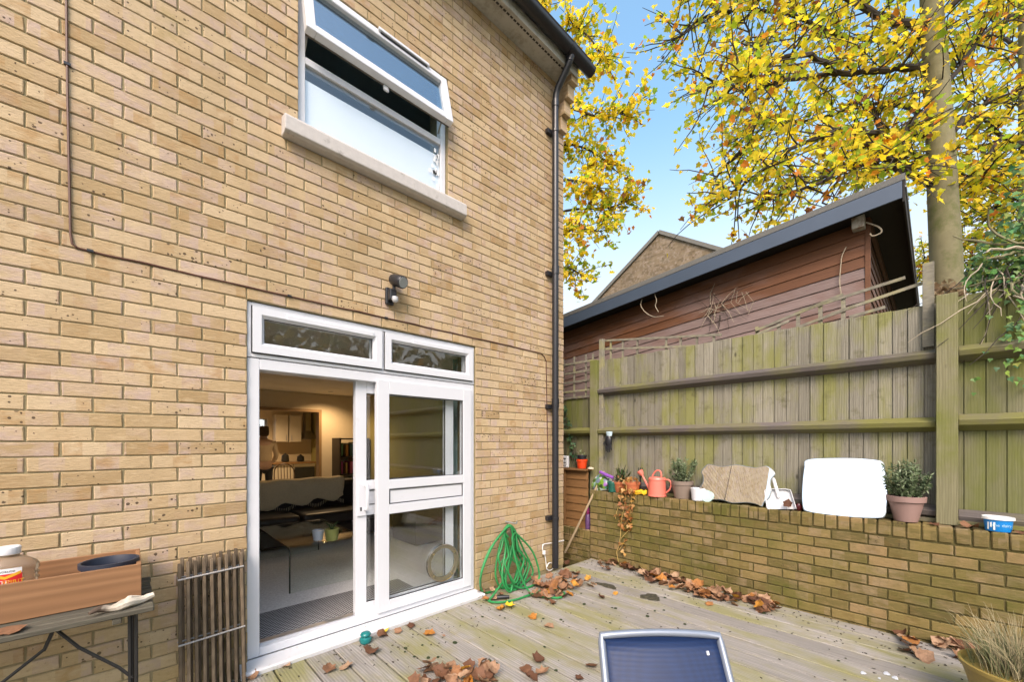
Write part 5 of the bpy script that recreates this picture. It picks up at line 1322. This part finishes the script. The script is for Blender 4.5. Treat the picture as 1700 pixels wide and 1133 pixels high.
taupe = plain('taupe glazed clay', (0.20, 0.155, 0.125), .6, .12, 10)
t, q, r1, h = pot_at(1133, 799, 831, 37, taupe, 'taupe pot of grey green lavender behind the white pot', 4.22, rim=.006, taper=.74)
herb(t, 1133, 762, 801, 50, 900, 4.22, gg, (.03, .05))
t, q, r1, h = pot_at(1158, 811, 834, 24, plain('white ceramic', (0.60, 0.61, 0.65), .25, .03), 'small plain white ceramic pot in front of the ornate mirror', 4.17, taper=.8)
q = at(1174, 824, X=4.17)
mb = MB().tube([q+Vector((.012, 0, 0)), q, q+Vector((-.012, 0, -.0))], [.035, .055, .060], 20)
tag(mb.build('saucer', plain('mint glaze', (0.50, 0.68, 0.64), .25), loc=q, smooth=True), 'mint green saucer on edge between the white pot and the mirror', 'saucer')
# mirrors
mir = NT('silvered mirror'); mfoul = mir.step(mir.noise(28, 6, rough=.75), .66, .8)
g_ = mir.n('ShaderNodeBsdfGlossy', {'Color': (.86, .88, .87, 1), 'Roughness': .015}); d_ = mir.n('ShaderNodeBsdfDiffuse', {'Color': (.55, .55, .52, 1)})
mx = mir.n('ShaderNodeMixShader', {0: mir.math('ADD', mir.math('MULTIPLY', mfoul, .8), .06), 1: g_.outputs[0], 2: d_.outputs[0]}); mir.t.links.new(mx.outputs[0], mir.out.inputs[0])
def on_plane(px, py, p0, nrm):
    t_ = (px-850)/FOC; s2 = (HOR-py)/FOC; d = Vector((FX+RX*t_, FY+RY*t_, s2)); return CAMP + d*((p0-CAMP).dot(nrm)/d.dot(nrm))
def lean_mirror(name, outline, x0, lean, label, rimmat, inset):
    p0 = Vector((x0, -2, WT)); nrm = Vector((-math.cos(R(lean)), 0, math.sin(R(lean))))
    P = [on_plane(a_, b_, p0, nrm) for a_, b_ in outline]
    cen = sum(P, Vector((0, 0, 0)))/len(P)
    t = thing(name, Vector((x0, cen.y, WT)), label, 'mirror')
    MB().prism([p-nrm*.008 for p in P], nrm*.007).build('backing', rimmat, t)
    I = [cen+(p-cen)*(1-inset) for p in P]; n = len(P)
    MB().prism([p-nrm*.0008 for p in I], nrm*.0024).build('mirror_glass', mir.m, t)
    mb = MB(); vs = [p-nrm*.001 for p in P]+[p+nrm*.0018 for p in I]; mb.add(vs, [(i, (i+1) % n, n+(i+1) % n, n+i) for i in range(n)]); mb.build('bevelled_edge', rimmat, t)
    return t
def cl(pts, k=4):
    V3 = [Vector((a_, b_, 0)) for a_, b_ in pts]; Q = []; n = len(V3)
    for i in range(n):
        p0, p1, p2, p3 = V3[i-1], V3[i], V3[(i+1) % n], V3[(i+2) % n]
        for j in range(k):
            u = j/k; v = .5*((2*p1)+(p2-p0)*u+(2*p0-5*p1+4*p2-p3)*u*u+(3*p1-p0-3*p2+p3)*u**3); Q.append((v.x, v.y))
    return Q
orn = [(1176, 771), (1186, 773), (1200, 775), (1222, 772), (1240, 775), (1256, 777), (1272, 774), (1282, 780), (1287, 788), (1281, 796), (1279, 806), (1281, 816), (1277, 828), (1268, 836), (1265, 842), (1256, 838), (1240, 835), (1216, 836), (1200, 831), (1186, 830), (1172, 832), (1163, 824), (1160, 814), (1166, 803), (1167, 793), (1164, 784), (1169, 776)]
silver = plain('bevelled mirror edge', (0.22, 0.25, 0.26), .25, .1, metal=.3)
lean_mirror('ornate_mirror', cl(orn, 3), 4.16, 15, 'frameless wavy edged mirror leaning on the fence', silver, .03)
rect = [(1338, 764), (1370, 761), (1420, 761), (1456, 764), (1466, 768), (1470, 780), (1474, 812), (1472, 845), (1469, 857), (1460, 861), (1420, 860), (1370, 855), (1340, 850), (1333, 844), (1331, 826), (1332, 800), (1335, 775)]
lean_mirror('white_mirror', cl(rect, 3), 4.135, 22, 'large rounded rectangular mirror glaring white on the coping', silver, .02)
# dustpan
dpn = thing('dustpan', at(1297, 846, X=4.15), 'white plastic dustpan with an orange leaf on its edge', 'dustpan')
p0 = Vector((4.15, -2, WT+.002)); nrm = Vector((-math.cos(R(28)), 0, math.sin(R(28)))); mw = plain('white plastic', (0.55, 0.56, 0.58), .35, .05, dirt=(.45, .44, .42), dscale=14, damt=.6)
O = lambda a_, b_, k=0: on_plane(a_, b_, p0, nrm)+nrm*k
out = [(1275, 846), (1271, 817), (1274, 814), (1305, 814), (1314, 816), (1323, 846)]
MB().prism([O(a_, b_) for a_, b_ in out], nrm*-.004).build('pan', mw, dpn)
mb = MB()
for i in range(5): 
    a_, b_ = O(*out[i]), O(*out[i+1]); mb.add([a_, b_, b_+nrm*.03, a_+nrm*.03, a_-nrm*.003, b_-nrm*.003], [(0, 1, 2, 3)]) if i != 99 else None
w_ = mb.build('pan_wall', mw, dpn); w_.modifiers.new('t', 'SOLIDIFY').thickness = .004
MB().tube([O(1293, 828, .01), O(1290, 815, .02), O(1285, 797, .028)], [.012, .015, .014], 8).build('handle', mw, dpn, smooth=True)
# small dark red jar and big pot
q = wp(1326, 4.2); tag(MB().lathe(q, [(.025, 0), (.03, .01), (.03, .04), (.018, .05), (.016, .06), (.002, .062)], 16).build('jar', plain('dark red glaze', (0.05, 0.006, 0.008), .15), loc=q, smooth=True), 'tiny dark red jar between the dustpan and the white mirror', 'jar')
t, q, r1, h = pot_at(1504, 824, 870, 68, plain('mauve brown clay', (0.255, 0.165, 0.145), .7, .1, 6, bump=.15), 'large mauve brown pot of bushy lavender beside the fence post', 4.20, rim=.012, taper=.6)
herb(t, 1504, 766, 828, 84, 1900, 4.20, gg + [(.05, .085, .04)], (.026, .045), 46)
# tub
q = wp(1657, 4.18); s_ = sc(1657, 4.18)
t = thing('plastic_tub', q, 'blue and white plastic food tub on the coping right of the fence post', 'tub')
r_ = 17.5/s_; hh = 24/s_
blue = plain('bright blue print', (0.005, 0.20, 0.58), .35, .1, 30); sy_ = 1.0
MB().lathe(q, [(r_*.80, 0), (r_*.83, .004), (r_*.93, hh*.80)], 32, .72, 1).build('body', blue, t, smooth=True)
MB().lathe(q+Vector((0, 0, hh*.79)), [(r_*.93, 0), (r_*1.05, .002), (r_*1.05, hh*.2), (r_*1.0, hh*.22), (r_*.94, hh*.15), (r_*.93, hh*.04), (.01, .002)], 32, .72, 1).build('rim', plain('white tub rim', (.75, .76, .76), .35), t, smooth=True)
MB().lathe(q+Vector((0, 0, hh*.84)), [(.01, 0), (r_*.90, 0), (r_*.90, .004), (.01, .006)], 24, .72, 1).build('lid', plain('dark dirty water', (.03, .035, .04), .1), t)
def bt_(am, zc_, rr): return lambda x, y: Vector((q.x+rr*.72*math.cos(am+x/rr*-1*-1), q.y+rr*math.sin(am+x/rr*-1*-1), q.z+zc_+y))
text('the dairy', .026, plain('pale blue print', (.35, .6, .75), .4), None, 'label_text', t, bt_(R(196), hh*.44, r_*.905))
mb = MB()
for dx, z0_, z1_ in ((-.05, .12, .72), (-.035, .3, .75), (-.02, .1, .7)): 
    f = bt_(R(176), 0, r_*.906); mb.add([f(dx, hh*z0_), f(dx+.009, hh*z0_), f(dx+.009, hh*z1_), f(dx, hh*z1_)], [(0, 1, 2, 3)])
mb.build('print_mark', plain('white print', (.7, .75, .72), .4), t)
# glove on rail
q = at(1010, 722, X=4.24); t = thing('work_glove', q, 'black glove with pale cuff hung on the middle fence rail', 'glove')
MB().lathe(q+Vector((0, 0, -.09)), [(.02, -.06), (.045, -.03), (.048, .03), (.034, .07), (.03, .075)], 14, .6, 1).build('palm', M['black'], t, smooth=True)
for k, (dy, L) in enumerate(((-.034, .06), (-.014, .085), (.008, .09), (.028, .075))):
    MB().tube([q+Vector((0, dy, -.12)), q+Vector((-.006, dy*1.1, -.15)), q+Vector((.004, dy*1.2, -.13-L))], [.011, .011, .007], 7).build('finger', M['black'], t, smooth=True)
MB().tube([q+Vector((0, .04, -.08)), q+Vector((-.01, .058, -.11)), q+Vector((-.008, .055, -.14))], [.012, .011, .007], 7).build('thumb', M['black'], t, smooth=True)
MB().lathe(q+Vector((0, -.012, -.02)), [(.034, 0), (.042, .03), (.045, .05), (.03, .055)], 12, .5, 1).build('cuff', plain('pale blue cuff', (.42, .55, .62), .8), t, smooth=True)
# red and black nested pots on the panel cap
q = Vector((RXW+.10, at(966, 780, X=RXW+.10).y, 1.077))
t = potted('plant_pot', q, .055, .072, .12, plain('bright red plastic', (.62, .055, .01), .4), 'bright red plastic pot with a black pot nested in it', rim=.005, rimh=.03)
MB().lathe(q+Vector((0, 0, .10)), [(.05, 0), (.060, .06), (.066, .062), (.066, .075), (.058, .075), (.05, .05)], 24).build('inner_pot', M['black'], t, smooth=True)
lv = [(q+Vector((U(-.04, .04), U(-.04, .04), .18+U(0, .05))), .03, rvec(), rvec(), (U(.2, .35), U(.3, .4), U(.15, .25))) for k in range(12)]; add_crown('foliage', lv, M['ivy'], t, shape='ivy')
q = Vector((RXW+.09, at(938, 790, X=RXW+.09).y, 1.077)); t = thing('paper_bag', q, 'small white bag with dark print beside the house corner', 'bag')
MB().box(q.x-.02, q.x+.03, q.y-.055, q.y+.10, 1.077, 1.235).build('bag_body', plain('white bag', (.6, .62, .63), .6), t, bevel=.012)
mb = MB()
for zz in (1.10, 1.14, 1.19): mb.box(q.x-.0215, q.x-.0205, q.y-.03, q.y+.03, zz, zz+.014)
mb.build('print_mark', M['black'], t)
tag(MB().lathe(Vector((RXW+.06, at(984, 783, X=RXW+.06).y+.03, 1.077)), [(.01, 0), (.03, .005), (.028, .02), (.01, .03)], 10, 1, 1.4).build('pebble', plain('cream pebble', (.55, .48, .36), .7), smooth=True), 'cream pebble on the panel cap near the green post', 'pebble')
# stick and tube bottle
a_ = at(938, 918, X=3.99); b_ = at(1003, 783, X=4.225); m_ = at(975, 842, X=4.085)
tag(MB().tube([a_, m_, b_], [.014, .014, .013], 8).build('wooden_pole', plain('pale pole wood', (.34, .26, .16), .8, .15, 30), loc=a_), 'pale wooden pole leaning from the passage against the fence', 'pole')
q = Vector((RXW+.07, at(980, 880, X=RXW+.07).y+.035, .323)); t = thing('spray_tube', q, 'purple capped tube standing on the low wall', 'tube')
MB().lathe(q, [(.032, 0), (.034, .004), (.034, .17), (.02, .19)], 18).build('body', plain('dark purple label', (.12, .06, .16), .35, .6, 60), t, smooth=True)
MB().lathe(q+Vector((0, 0, .19)), [(.02, 0), (.022, .01), (.016, .07), (.008, .085)], 14).build('cap', plain('magenta cap', (.30, .03, .16), .35), t, smooth=True)

# ------------------------------------------------------------------ chair in the foreground
PTL, PTR = ray(998, 1056, 1.35), ray(1193, 1056, 1.35); PBL, PBR = ray(1009, 1133, 1.27), ray(1209, 1133, 1.27)
ch = thing('garden_chair', Vector(((PTL.x+PTR.x)/2, (PTL.y+PTR.y)/2, -.01)), 'reclined garden chair with blue mesh sling and silver frame', 'chair')
dwn = ((PBL-PTL)+(PBR-PTR)).normalized(); fw_ = Vector((-FX, -FY, 0)); sdv = (PTR-PTL).normalized()
M['silver'] = plain('silver painted tube', (.22, .25, .30), .3, .05, metal=.35)
k = NT('blue mesh fabric'); ch_ = k.n('ShaderNodeTexChecker', {'Vector': k.pos, 'Scale': 420.0}).outputs['Fac']; wz = k.n('ShaderNodeTexWave', {'Vector': k.pos, 'Scale': 26.0, 'Distortion': 1.0}, bands_direction='Z').outputs['Fac']
blu = k.pbr(k.mix(k.math('ADD', k.math('MULTIPLY', ch_, .5), k.math('MULTIPLY', wz, .3)), (.002, .011, .048), (.005, .024, .088)), .55, k.bump(k.math('ADD', ch_, wz), .3, .002))
wL = (PTR-PTL).length; SLn = .58
Lb, Rb = PTL+dwn*SLn, PTR+dwn*SLn
bow = [PTL.lerp(PTR, i/8)+Vector((0, 0, .010*math.sin(math.pi*i/8))) for i in range(9)]
MB().tube([Lb, PTL+dwn*.3, PTL+dwn*.02]+bow+[PTR+dwn*.02, PTR+dwn*.3, Rb], .0125, 10).build('back_frame', M['silver'], ch, smooth=True)
mb = MB(); nu, nv_ = 12, 14; seat_end = fw_*.44+Vector((0, 0, .04))
for j in range(nv_+10):
    for i in range(nu+1):
        u = i/nu
        if j < nv_: p = PTL.lerp(PTR, u)+dwn*(.012+(SLn-.012)*j/(nv_-1))+Vector((0, 0, .010*math.sin(math.pi*u)*(1-j/nv_)))
        else: p = Lb.lerp(Rb, u)+seat_end*((j-nv_+1)/10)
        nn = sdv.cross(dwn); p = p - nn*.012*math.sin(math.pi*u) if j > 0 else p
        mb.v.append(tuple(p))
for j in range(nv_+9):
    for i in range(nu): a_ = j*(nu+1)+i; mb.f.append((a_, a_+1, a_+nu+2, a_+nu+1))
fbq = mb.build('sling', blu, ch, smooth=True); fbq.modifiers.new('t', 'SOLIDIFY').thickness = .002
MB().tube([Lb, Lb+seat_end, Rb+seat_end, Rb], .0145, 10).build('seat_frame', M['silver'], ch, smooth=True)
for P0 in (Lb, Rb):
    sg = -1 if P0 is Lb else 1
    MB().tube([P0+Vector((0, 0, .0)), Vector((P0.x, P0.y, -.008))-fw_*.16], .0135, 8).build('leg', M['silver'], ch)
    e = P0+seat_end; MB().tube([e, Vector((e.x, e.y, -.008))+fw_*.03], .0135, 8).build('leg', M['silver'], ch)
    m_ = P0-dwn*.22; MB().tube([m_, m_+sdv*sg*.03+fw_*.1, m_+sdv*sg*.03+fw_*.42-Vector((0, 0, .02)), e], .013, 8).build('armrest', M['silver'], ch, smooth=True)
q = PTL.lerp(PTR, .86)+dwn*.055; nn = -sdv.cross(dwn)
MB().obox(q-nn*.0, sdv*.0035, dwn*.006, nn*.014).build('care_tag', plain('white tag', (.6, .62, .66), .6), ch)

# ------------------------------------------------------------------ grass pot
gc = Vector((3.30, -3.285, -.01))
gp = thing('grass_pot', gc, 'yellow glazed pot of dry ornamental grass in the right corner', 'plant pot')
MB().lathe(gc, [(.13, 0), (.14, .006), (.205, .235), (.215, .24), (.217, .26), (.205, .262), (.192, .235)], 32).build('pot', plain('mossy ochre glaze', (.26, .19, .05), .45, .3, 8, dirt=(.10, .11, .03), dscale=6, damt=.5), gp, smooth=True)
MB().lathe(gc, [(.01, .215), (.195, .215), (.195, .225), (.01, .23)], 24).build('soil', M['soil'], gp)
lv = []; mb = MB(); mgr = []
for k in range(300):
    a_ = U(0, 6.28); r0 = U(0, .15); base = gc+Vector((r0*math.cos(a_), r0*math.sin(a_), .225)); a2 = a_+U(-.8, .8); L = U(.14, .36)
    o_ = Vector((math.cos(a2), math.sin(a2), 0)); sp = U(.1, .65)
    pts = [base+o_*L*sp*u**1.6+Vector((0, 0, L*(u-.45*sp*u*u*u))) for u in (0, .3, .6, .85, 1.0)]
    mb.tube(pts, [.0018, .0016, .0013, .0009, .0004], 3)
mb.build('grass_blades', plain('straw grass', (.30, .26, .15), .8, .35, 12), gp)['kind'] = 'stuff'
mb = MB()
for k in range(260):
    a_ = U(0, 6.28); r0 = U(0, .17); base = gc+Vector((r0*math.cos(a_), r0*math.sin(a_), .225)); o_ = Vector((math.cos(a_+U(-1, 1)), math.sin(a_+U(-1, 1)), 0)); L = U(.08, .25)
    mb.tube([base, base+o_*L*.2+Vector((0, 0, L*.6)), base+o_*L*.5+Vector((0, 0, L))], [.002, .002, .0006], 3)
mb.build('green_blades', plain('olive grass', (.10, .11, .045), .8, .3, 12), gp)['kind'] = 'stuff'

# ------------------------------------------------------------------ fallen leaves, moss, paint
def fallen_mesh(k):
    r = random.Random(k); B = [(0, -.08), (.22, -.16), (.46, -.02), (.43, .22), (.56, .46), (.40, .50), (.27, .66), (0, .92), (-.27, .66), (-.40, .50), (-.56, .46), (-.43, .22), (-.46, -.02), (-.22, -.16)]
    c1, c2, ph_ = r.uniform(.5, 1.8), r.uniform(-.8, 1.3), r.uniform(0, 6)
    V = []
    def H(x, y): return c1*x*x + c2*(y-.3)**2*.7 + .10*math.sin(6*x+ph_)+.08*math.cos(7*y+ph_)
    for s_ in (0, .5, 1.0):
        for x, y in B: X_, Y_ = x*s_*r.uniform(.9, 1.1), .25+(y-.25)*s_; V.append((X_, Y_, H(X_, Y_)))
    n = len(B); F = []
    for a in (1,):
        for i in range(n): F.append((n+i, n+(i+1) % n, 2*n+(i+1) % n, 2*n+i))
    V = [V[0]] + V[n:]; F = [(0, 1+i, 1+(i+1) % n) for i in range(n)] + [(1+i, 1+n+i, 1+n+(i+1) % n, 1+(i+1) % n) for i in range(n)]
    k0 = len(V); V += [(-.012, -.05, H(0, -.1)), (.012, -.05, H(0, -.1)), (.05, -.5, .12), (.07, -.5, .12)]; F.append((k0, k0+1, k0+3, k0+2))
    zm = min(v[2] for v in V); V = [(x, y-.25, z-zm) for x, y, z in V]
    me = bpy.data.meshes.new('fallen_leaf'); me.from_pydata(V, [], F); me.materials.append(M['fallen']); me.polygons.foreach_set('use_smooth', [True]*len(me.polygons))
    return me
FM = [fallen_mesh(k) for k in range(9)]
FMY = FM[2].copy(); FMY.materials.clear(); FMY.materials.append(M['yleaf'])
def leafon(p, s, label, group=None, mesh=None, tilt=.35):
    o = inst(mesh or rnd.choice(FM), 'fallen_leaf', p, rot=(U(-tilt, tilt), U(-tilt, tilt), U(0, 6.28)), scale=(s*U(.85, 1.1), s, s*U(.4, .85)))
    return tag(o, label, 'leaf', group)
DZ = -.006
def dleaf(px, py, s, label, **kw): return leafon(at(px, py, z=DZ+.004), s, label, **kw)
dleaf(617, 1083, .10, 'large brown leaf with long stalk in front of the teal pot', tilt=.1)
dleaf(711, 1054, .085, 'curled brown leaf alone on the boards right of the teal pot', tilt=.1)
dleaf(638, 1051, .07, 'yellow leaf lying on a brown one beside the teal pot', mesh=FMY)
dleaf(633, 1057, .085, 'brown leaf under the yellow one beside the teal pot')
dleaf(606, 1047, .06, 'small brown leaf behind the teal pot against the threshold')
dleaf(661, 1049, .065, 'brown leaf touching the threshold left of two')
dleaf(682, 1041, .065, 'pinkish brown leaf touching the threshold right of two')
dleaf(845, 1008, .095, 'bright yellow leaf just below the green hose', mesh=FMY, tilt=.1)
dleaf(832, 1013, .08, 'dull yellow brown leaf beside the bright yellow one')
dleaf(884, 1025, .075, 'dark curled leaf below the hose')
dleaf(911, 1040, .075, 'tan leaf lying flat on the open deck', tilt=.05)
dleaf(997, 993, .07, 'orange leaf standing on edge on the open deck', tilt=.8)
dleaf(1160, 992, .10, 'orange brown maple leaf just off the drift by the brick wall')
dleaf(1178, 1004, .06, 'small ochre leaf just off the drift by the brick wall')
dleaf(1022, 986, .05, 'tiny upright leaf near the round moss stain', tilt=.7)
dleaf(917, 1003, .075, 'dark brown leaf right of the hose tail')
dleaf(736, 1057, .03, 'tiny leaf fragment right of the lone curled leaf')
dleaf(545, 1113, .075, 'brown leaf at the bottom edge left of two near the threshold')
dleaf(575, 1108, .085, 'tan leaf at the bottom edge right of two near the threshold')
dleaf(474, 1108, .055, 'small leaf at the foot of the threshold near the door mat')
dleaf(413, 1128, .08, 'brown leaf caught at the left end of the threshold')
dleaf(960, 1128, .05, 'ochre scrap of leaf left of the blue chair')
dleaf(982, 1107, .085, 'red brown leaf against the left side of the blue chair')
for a_, b_ in ((873, 1113), (892, 1098), (900, 1118), (880, 1125)): dleaf(a_, b_, .085, 'brown leaf in the small cluster left of the blue chair', group='cluster of leaves left of the chair')
leafon(at(15, 1050, z=TZT+.004), .085, 'pale tan dry leaf on the left end of the slatted table', tilt=.1)
leafon(at(1610, 877, z=WT+.004), .085, 'long curled brown leaf on the coping between post and blue tub', tilt=.1)
leafon(at(1549, 872, z=WT+.003), .06, 'curled leaf at the left foot of the fence post', tilt=.2)
leafon(at(1693, 886, z=WT+.003), .06, 'dark brown curled leaf at the right of the blue tub', tilt=.2)
o = leafon(at(1308, 838, X=4.12), .075, 'orange star shaped leaf on the white dustpan', mesh=FM[3]); o.rotation_euler = (R(60), 0, R(-100))
def drift(n, fpx, label, group, s=(.06, .11), zf=.05):
    for k in range(n):
        px, py = fpx(); p = at(px, py, z=DZ+.003); p.x = min(p.x, RXW-.03); p.z += rnd.random()**2*zf
        leafon(p, U(*s), label, group, tilt=.6)
def f1():
    u = rnd.random(); return 1040+245*u+U(-8, 8), 945+68*u - rnd.random()**1.5*0 + U(-13, 5) + 8*math.sin(u*3.1)
drift(115, f1, 'dry leaf in the long drift at the foot of the brick wall', 'leaf drift along the brick wall')
drift(30, lambda: (940+U(-60, 48), 968+U(-16, 14)), 'dry leaf in the heap around the foot of the downpipe', 'leaf heap by the downpipe')
drift(26, lambda: (905+U(-25, 40), 985+U(-14, 10)), 'dry leaf in the heap between hose and downpipe', 'leaf heap by the hose')
drift(10, lambda: (815+U(-22, 30), 995+U(-9, 6)), 'dry leaf under the hose nozzle beside the threshold', 'leaves under the hose nozzle', (.05, .075))
drift(34, lambda: (755+U(-66, 64), 1122+U(-14, 20)), 'dry leaf in the heap at the bottom edge of the deck', 'leaf heap at the bottom edge', (.065, .10), .06)
drift(22, lambda: (1020+U(-30, 28), 941+U(-6, 8)), 'dry leaf in the corner where deck meets wall end', 'leaves in the deck corner', (.05, .08))
drift(24, lambda: (1555+U(-60, 75), 1068+U(-14, 28)), 'dry leaf blown against the wall by the grass pot', 'leaves by the grass pot', (.06, .10))
for k in range(34):
    p = Vector((U(3.72, 4.08), U(-.03, 1.2), -.2+U(.08, .2))); leafon(p, U(.06, .09), 'dry leaf in the passage between house and low wall', 'leaves in the side passage', tilt=.7)
# moss
def moss_mesh(k):
    b = bmesh.new(); bmesh.ops.create_icosphere(b, subdivisions=2, radius=1); r = random.Random(k)
    for v in b.verts: v.co *= 1+.22*mnoise.noise(v.co*2.2+Vector((k*7, 0, 0))); v.co.z = max(v.co.z, -.15)*.6
    me = bpy.data.meshes.new('moss_clump'); b.to_mesh(me); b.free(); me.materials.append(M['moss']); return me
MM = [moss_mesh(k) for k in range(4)]
def moss(px, py, s):
    tag(inst(rnd.choice(MM), 'moss_clump', at(px, py, z=DZ), rot=(0, 0, U(0, 6)), scale=(s, s*U(.7, 1.2), s*.8)), 'small dark green moss clump on the deck boards', 'moss', 'moss clumps on the deck')
for a_, b_, s_ in ((673, 1077, .013), (672, 1083, .008), (688, 1091, .010), (701, 1072, .010), (711, 1093, .015), (727, 1092, .011), (755, 1068, .016), (724, 1105, .017), (822, 1104, .022), (812, 1098, .015), (904, 1075, .012), (923, 1114, .012), (931, 1030, .013), (902, 1028, .011), (801, 1025, .010), (818, 1073, .008), (838, 1027, .008), (845, 1064, .006), (970, 1004, .019), (1022, 1011, .015), (1016, 1010, .011), (1013, 1035, .010), (1075, 1024, .017), (1087, 1015, .010), (1102, 1014, .012), (1104, 993, .012), (1137, 1037, .011), (1034, 968, .014), (1048, 965, .009), (1054, 976, .009), (1019, 957, .008), (1026, 963, .006), (1133, 998, .006), (1268, 1019, .016), (1392, 1098, .010), (1502, 1108, .006), (1404, 1094, .006), (965, 986, .009), (1063, 962, .007), (1245, 1022, .006), (1290, 1050, .005), (935, 1033, .008)): moss(a_, b_, s_)
def patch(px, py, rx, ry, name, label, cat, mat, h=.003, k=0):
    c = at(px, py, z=-.007); mb = MB(); n = 22
    ring_ = []
    for i in range(n):
        a_ = 2*math.pi*i/n; q_ = 1+.16*math.sin(3*a_+k)+.1*math.sin(7*a_+2*k); ring_.append((c.x+rx*q_*math.cos(a_), c.y+ry*q_*math.sin(a_)))
    vs = [(x, y, -.0075) for x, y in ring_]+[(c.x+(x-c.x)*.85, c.y+(y-c.y)*.85, -.0075+h) for x, y in ring_]+[(c.x, c.y, -.0075+h*1.1)]
    fs = [(i, (i+1) % n, n+(i+1) % n, n+i) for i in range(n)]+[(n+i, n+(i+1) % n, 2*n) for i in range(n)]
    return tag(mb.add(vs, fs).build(name, mat, loc=c, smooth=True), label, cat)
patch(1080, 992, .085, .085, 'moss_patch', 'dark round moss stain nearer the middle of the deck', 'moss patch', M['mossmat'], .005, 1)
patch(1007, 973, .05, .12, 'moss_patch', 'dark oblong moss stain nearer the downpipe', 'moss patch', M['mossmat'], .004, 2)
wp_ = plain('white paint', (.50, .53, .58), .5)
for i, (a_, b_, r_, l) in enumerate(((1433, 1118, .022, 'leftmost white paint splash at the lower right of the deck'), (1472, 1119, .026, 'middle white paint splash at the lower right of the deck'), (1486, 1126, .024, 'rightmost white paint splash at the lower right of the deck'), (1460, 1127, .012, 'smallest white paint splash at the lower right of the deck'))):
    patch(a_, b_, r_, r_*.6, 'paint_splash', l, 'paint splash', wp_, .0015, i)

# trees across the garden behind the photographer, seen only as reflections in the panes
for i, (x, y, h, l) in enumerate(((2.5, -15, 8.5, 'round green tree across the garden, mirrored in the left fanlight'), (7.5, -16, 9.5, 'tall green tree across the garden, mirrored in the right fanlight'), (13.5, -14, 8, 'green tree at the far end of the fence line'))):
    t = thing('garden_tree', (x, y, -.3), l, 'tree')
    MB().tube([(x, y, -.3), (x+.1, y, h*.4), (x-.1, y+.1, h*.75)], [.22, .16, .06], 10).build('trunk', M['bark'], t, smooth=True)
    lv = []
    for k in range(1100):
        p = Vector((x, y, h*.58)) + Vector((rnd.gauss(0, 1.5), rnd.gauss(0, 1.3), rnd.gauss(0, h*.22)))
        lv.append((p, U(.28, .48), rvec(), rvec(), (U(.05, .16), U(.10, .2), U(.015, .04)) if rnd.random() < .8 else (U(.4, .6), U(.3, .42), .04)))
    add_crown('crown', lv, M['leaf'], t)

# fine debris on the boards
mb = MB()
for k in range(750):
    r_ = rnd.random()
    if r_ < .45: x, y = RXW-.02-abs(rnd.gauss(0, .22)), U(-4.2, -.12)
    elif r_ < .7: x, y = U(.5, 4), -.15-abs(rnd.gauss(0, .25))
    else: x, y = U(.2, 4.0), U(-3.2, -.2)
    a = U(0, 6.28); L, W_ = U(.002, .008), U(.001, .0035); c_, s_ = math.cos(a), math.sin(a)
    mb.obox((x, y, -.0075), (L*c_, L*s_, 0), (-W_*s_, W_*c_, 0), (0, 0, U(.001, .0028)))
tag(mb.build('deck_debris', plain('dark crumbs', (0.035, 0.026, 0.016), .95, .6, 9)), 'dark crumbs and bits of twig scattered over the deck boards', 'debris', kind='stuff')
